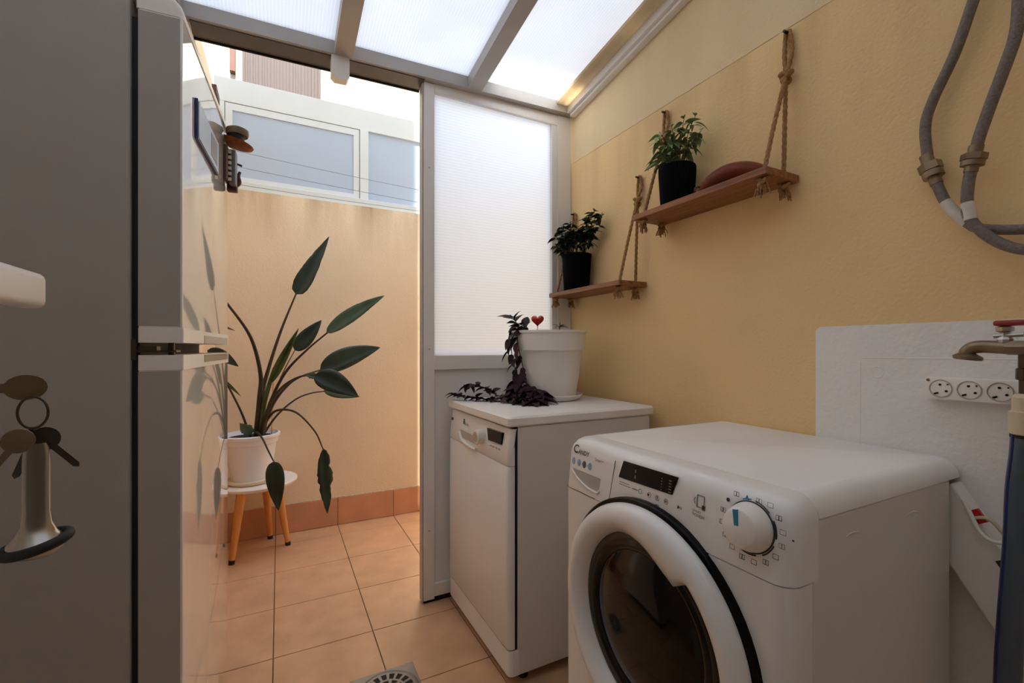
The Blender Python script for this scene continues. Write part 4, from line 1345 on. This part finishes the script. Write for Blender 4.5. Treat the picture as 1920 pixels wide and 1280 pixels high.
lathe(bm, [(0, 1.064), (0.009, 1.064), (0.011, 1.070), (0.0075, 1.076), (0.0075, 1.082), (0.012, 1.085), (0.012, 1.092), (0.006, 1.094), (0, 1.094)], (TX, 0.312, 0), 'Z', 8)
tube(bm, [Vector((TX - 0.004, 0.325, 1.076)), Vector((TX - 0.004, 0.288, 1.078))], 0.0035, 8)
new_obj('tap_stem', bm, 'nickel', tp, 30)
bm = BM(); box(bm, (TX - 0.012, 0.235, 1.094), (TX + 0.012, 0.325, 1.104), bev=0.004)
new_obj('lever', bm, 'red_lever', tp, 40)
bm = BM()
lathe(bm, [(0, 1.046), (0.010, 1.046), (0.010, 1.020), (0.013, 1.018), (0.013, 1.000), (0.009, 0.998), (0.009, 0.975), (0, 0.975)], (TX + 0.006, 0.288, 0), 'Z', 8)
new_obj('hose_outlet', bm, 'steel_dark', tp, 30)

bh = thing('inlet_hose', 'thick grey-blue hose with a navy stripe hanging from the tap', 'hose', (TX, 0.30, 0.9))
hp_ = smooth_path([(TX + 0.006, 0.288, 0.92), (TX + 0.008, 0.291, 0.87), (TX + 0.010, 0.297, 0.80), (TX + 0.010, 0.300, 0.70), (TX + 0.008, 0.306, 0.58), (TX + 0.004, 0.310, 0.45), (TX + 0.0, 0.31, 0.25), (TX + 0.01, 0.30, 0.09), (TX + 0.04, 0.26, 0.030), (TX + 0.05, 0.18, 0.019)], 8)
bm = BM(); tube(bm, hp_, 0.0180, 20)
hose = new_obj('hose', bm, 'hose_blue', bh, 60)
bm = BM(); tube(bm, [q + Vector((-0.0135, 0.0108, 0.0)) for q in hp_[:-14]], 0.0026, 8)
new_obj('stripe', bm, 'hose_navy', hose, 60)
bm = BM(); lathe(bm, [(0, 0.975), (0.013, 0.975), (0.0175, 0.968), (0.0175, 0.945), (0.021, 0.943), (0.021, 0.905), (0.0185, 0.903), (0, 0.903)], (TX + 0.006, 0.288, 0), 'Z', 18)
new_obj('hose_nut', bm, 'shower_tan', bh, 30)
bm = BM(); lathe(bm, [(0, 0.906), (0.0195, 0.906), (0.0195, 0.898), (0, 0.898)], (TX + 0.0065, 0.2885, 0), 'Z', 18)
new_obj('clamp', bm, 'rubber', bh, 30)

# ------------------------------------------------------------------ two braided hoses on the wall
def braided(name_label, pts, split, nut_i, tape_pts, r=0.0098):
    t = thing('braided_hose', name_label, 'hose', pts[0], 'grey braided hoses on the wall')
    p = [Vector(q) for q in pts]
    a, b = split
    bm = BM(); tube(bm, smooth_path(p[:a + 1], 7), r, 14)
    new_obj('upper_hose', bm, 'braid', t, 60)
    c0, c1 = p[a], p[b]
    d = (c1 - c0)
    def at(s): return c0 + d * s
    bm = BM()
    tube(bm, [at(-0.30), at(0.10)], r * 1.18, 14)
    tube(bm, [at(0.10), at(0.42)], r * 2.05, 6)
    tube(bm, [at(0.45), at(0.70)], r * 1.85, 18)
    tube(bm, [at(0.70), at(1.02)], r * 1.12, 14)
    new_obj('coupling_nut', bm, 'brass', t, 30)
    bm = BM(); tube(bm, smooth_path(p[b:], 7), r * 0.98, 14)
    lo = new_obj('lower_hose', bm, 'braid', t, 60)
    bm = BM(); tube(bm, smooth_path(tape_pts, 5), r * 1.08, 14)
    new_obj('tape_wrap', bm, 'tape', lo, 60)
    return t
h1 = [(1.235, 0.345, 1.86), (1.235, 0.379, 1.751), (1.235, 0.407, 1.661), (1.235, 0.443, 1.579), (1.235, 0.455, 1.527), (1.235, 0.450, 1.453), (1.235, 0.436, 1.402), (1.235, 0.422, 1.360), (1.235, 0.407, 1.332), (1.235, 0.387, 1.307), (1.235, 0.368, 1.291), (1.235, 0.31, 1.276), (1.235, 0.24, 1.270)]
braided('longer grey braided hose looping furthest left on the wall', h1, (5, 6), 5, [h1[7], h1[8], h1[9]])
h2 = [(1.215, 0.308, 1.80), (1.215, 0.311, 1.697), (1.215, 0.315, 1.641), (1.215, 0.326, 1.597), (1.215, 0.346, 1.532), (1.215, 0.363, 1.473), (1.215, 0.3705, 1.440), (1.215, 0.377, 1.403), (1.215, 0.381, 1.375), (1.215, 0.382, 1.343), (1.215, 0.377, 1.308), (1.215, 0.347, 1.264), (1.215, 0.305, 1.235), (1.215, 0.24, 1.225)]
braided('shorter grey braided hose at the right edge, with a hexagonal coupling', h2, (6, 7), 6, [h2[9], h2[10]])

# ------------------------------------------------------------------ leaning power strip behind the machine
ps = thing('power_strip', 'white power strip mounted aslant behind the washing machine', 'power strip', (1.235, 0.33, 0.62))
ang = math.atan2(-0.835, -0.55)
def strip_pt(s, w, x):   # s along the strip, w across it (upwards)
    a = Vector((0, -0.55, -0.835)); c = Vector((0, -0.835, 0.55))
    return Vector((x, 0.400, 0.772)) + a * s + c * w
bm = BM()
rings = []
for s in (-0.010, 0.42):
    rings.append([strip_pt(s, w, x) for w, x in ((0.0, 1.214), (-0.095 + 0.0, 1.214), (-0.095, XR - 0.0015), (0.0, XR - 0.0015))])
loft(bm, rings)
new_obj('housing', bm, 'plastic_white', ps, None, 0.004)
def onstrip(name, s0, s1, w0, w1, x0, m):
    bm = BM()
    loft(bm, [[strip_pt(s, w, x) for w, x in ((w1, x0), (w0, x0), (w0, 1.216), (w1, 1.216))] for s in (s0, s1)])
    return new_obj(name, bm, m, ps)
onstrip('rocker_switch', 0.044, 0.070, -0.002, 0.012, 1.208, 'red_switch')
for s in (0.135, 0.185, 0.235):
    onstrip('socket', s, s + 0.034, -0.020, -0.006, 1.2134, 'steel_dark')
cb = thing('white_cable', 'white power cable looping in front of the slanted power strip', 'cable', (1.205, 0.35, 0.70))
bm = BM(); tube(bm, smooth_path([(1.205, 0.385, 0.755), (1.203, 0.373, 0.730), (1.200, 0.360, 0.702), (1.198, 0.342, 0.690), (1.198, 0.325, 0.694), (1.203, 0.30, 0.715), (1.21, 0.262, 0.70), (1.215, 0.25, 0.60)], 7), 0.0036, 10)
new_obj('cable', bm, 'plastic_white', cb, 60)
bm = BM(); tube(bm, smooth_path([(1.207, 0.372, 0.722), (1.206, 0.350, 0.728), (1.206, 0.332, 0.712), (1.207, 0.315, 0.695), (1.210, 0.28, 0.67)], 7), 0.0034, 10)
new_obj('cable', bm, 'shower_tan', cb, 60)

# ------------------------------------------------------------------ keys hanging in the door lock
kk = thing('key_bunch', 'bunch of keys with heavy metal fob hanging from the door lock', 'keys', (-0.200, 0.540, 1.02))
def plate_on(bm, poly, u, v, o, th):
    u, v, o = Vector(u), Vector(v), Vector(o)
    n = u.cross(v).normalized()
    A = [bm.verts.new(o + u * a + v * b - n * th / 2) for a, b in poly]
    C = [bm.verts.new(o + u * a + v * b + n * th / 2) for a, b in poly]
    k = len(poly)
    for i in range(k):
        bm.faces.new((A[i], A[(i + 1) % k], C[(i + 1) % k], C[i]))
    bm.faces.new(A[::-1]); bm.faces.new(C)
def key_poly(rw, rh, sl, sw):
    p = []
    for k in range(18):
        a = math.radians(20 + 320 * k / 17)
        p.append((-rw * math.cos(a) * 1.0 , rh * math.sin(a)))
    p = [(x - 0.0, y) for x, y in p]
    return [(-sl - rw + 0.003, sw), (-sl - rw, 0.0), (-sl - rw + 0.003, -sw)] + [(-rw * 0.92, -sw)] + [(rw * math.cos(a), rh * math.sin(a)) for a in [math.radians(-160 + 320 * k / 16) for k in range(17)]] + [(-rw * 0.92, sw)]
U = Vector((0.96, 0.28, 0)).normalized()
bm = BM(); plate_on(bm, key_poly(0.0135, 0.011, 0.025, 0.004), U, (0, 0, 1), (-0.195, 0.540, 1.0205), 0.0022)
new_obj('key', bm, 'brass', kk, None, 0.0006)
RC = Vector((-0.189, 0.536, 0.999))
bm = BM(); tube(bm, [RC + U * 0.0085 * math.cos(a) + Vector((0.2 * 0.009 * math.cos(a), -0.003 * math.cos(a), 0.0135 * math.sin(a))) for a in [2 * PI * k / 28 for k in range(29)]], 0.0011, 8, False)
new_obj('split_ring', bm, 'steel_dark', kk, 60)
for (ax, off, m) in (((-0.55, -0.1, -0.83), (-0.196, 0.530, 0.976), 'brass'), ((0.62, 0.1, -0.78), (-0.183, 0.540, 0.975), 'steel_dark'), ((-0.35, 0.1, -0.93), (-0.192, 0.543, 0.974), 'steel_dark')):
    a = Vector(ax).normalized()
    v = a.cross(Vector((-0.28, 0.96, 0))).normalized()
    bm = BM(); plate_on(bm, key_poly(0.0105, 0.0105, 0.025, 0.0026), -a, v, off, 0.002)
    new_obj('key', bm, m, kk, None, 0.0005)
# fob: flat twisted bar flaring into a round foot with a rubber ring
bm = BM()
FC = Vector((-0.187, 0.536, 0))
rings = []
for z, wu, wv in ((0.972, 0.006, 0.0025), (0.968, 0.0080, 0.0035), (0.955, 0.0085, 0.004), (0.912, 0.0085, 0.004), (0.902, 0.0098, 0.006), (0.894, 0.0135, 0.010), (0.889, 0.0178, 0.0165), (0.886, 0.0185, 0.0185)):
    V_ = Vector((-U.y, U.x, 0))
    ring = []
    for k in range(20):
        a = 2 * PI * k / 20
        e = 5.0 if wv < 0.01 else 2.0
        ca, sa = math.cos(a), math.sin(a)
        ring.append(FC + U * wu * math.copysign(abs(ca) ** (2 / e), ca) + V_ * wv * math.copysign(abs(sa) ** (2 / e), sa) + Vector((0, 0, z)))
    rings.append(ring)
loft(bm, rings)
fob = new_obj('fob', bm, 'nickel', kk, 50)
bm = BM()
tube(bm, [FC + U * 0.0205 * math.cos(a) + Vector((-U.y, U.x, 0)) * 0.0205 * math.sin(a) + Vector((0, 0, 0.8855 + 0.004 * math.cos(a))) for a in [2 * PI * k / 32 for k in range(33)]], 0.0042, 10, False)
new_obj('rubber_ring', bm, 'rubber', fob, 60)
bm = BM(); lathe(bm, [(0.0185, 0.886), (0.017, 0.880), (0.012, 0.8755), (0, 0.873)], (FC.x, FC.y, 0), 'Z', 24)
new_obj('fob_base', bm, 'nickel', fob, 60)

# ------------------------------------------------------------------ floor drain
fd = thing('floor_drain', 'square metal floor drain grate in the tiled floor', 'drain', (0.298, 1.402, 0))
gx0, gx1, gy0, gy1, gz = 0.198, 0.398, 1.302, 1.502, 0.004
bm = BM(); box(bm, (gx0, gy0, 0.0), (gx1, gy1, gz - 0.002), bev=0.001, seg=1)
new_obj('plate', bm, 'grate', fd)
bm = BM()
cx, cy = (gx0 + gx1) / 2, (gy0 + gy1) / 2
bm2 = BM()
lathe(bm2, [(0.086, gz - 0.002), (0.090, gz + 0.001), (0.094, gz - 0.002)], (cx, cy, 0), 'Z', 48)
new_obj('rim', bm2, 'grate', fd, 60)
for ring_r0, ring_r1, ns in ((0.056, 0.078, 18), (0.028, 0.048, 10)):
    for k in range(ns):
        a0, a1 = 2 * PI * (k + 0.18) / ns, 2 * PI * (k + 0.82) / ns
        prism(bm, [(cx + r * math.cos(a), cy + r * math.sin(a)) for r, a in ((ring_r0, a0), (ring_r1, a0), (ring_r1, (a0 + a1) / 2), (ring_r1, a1), (ring_r0, a1))], gz - 0.003, gz - 0.0016, 'Z')
stuff(new_obj('slots', bm, 'dark_gap', fd))

# merge helpers: shade every tube-like mesh once more
bpy.context.view_layer.update()
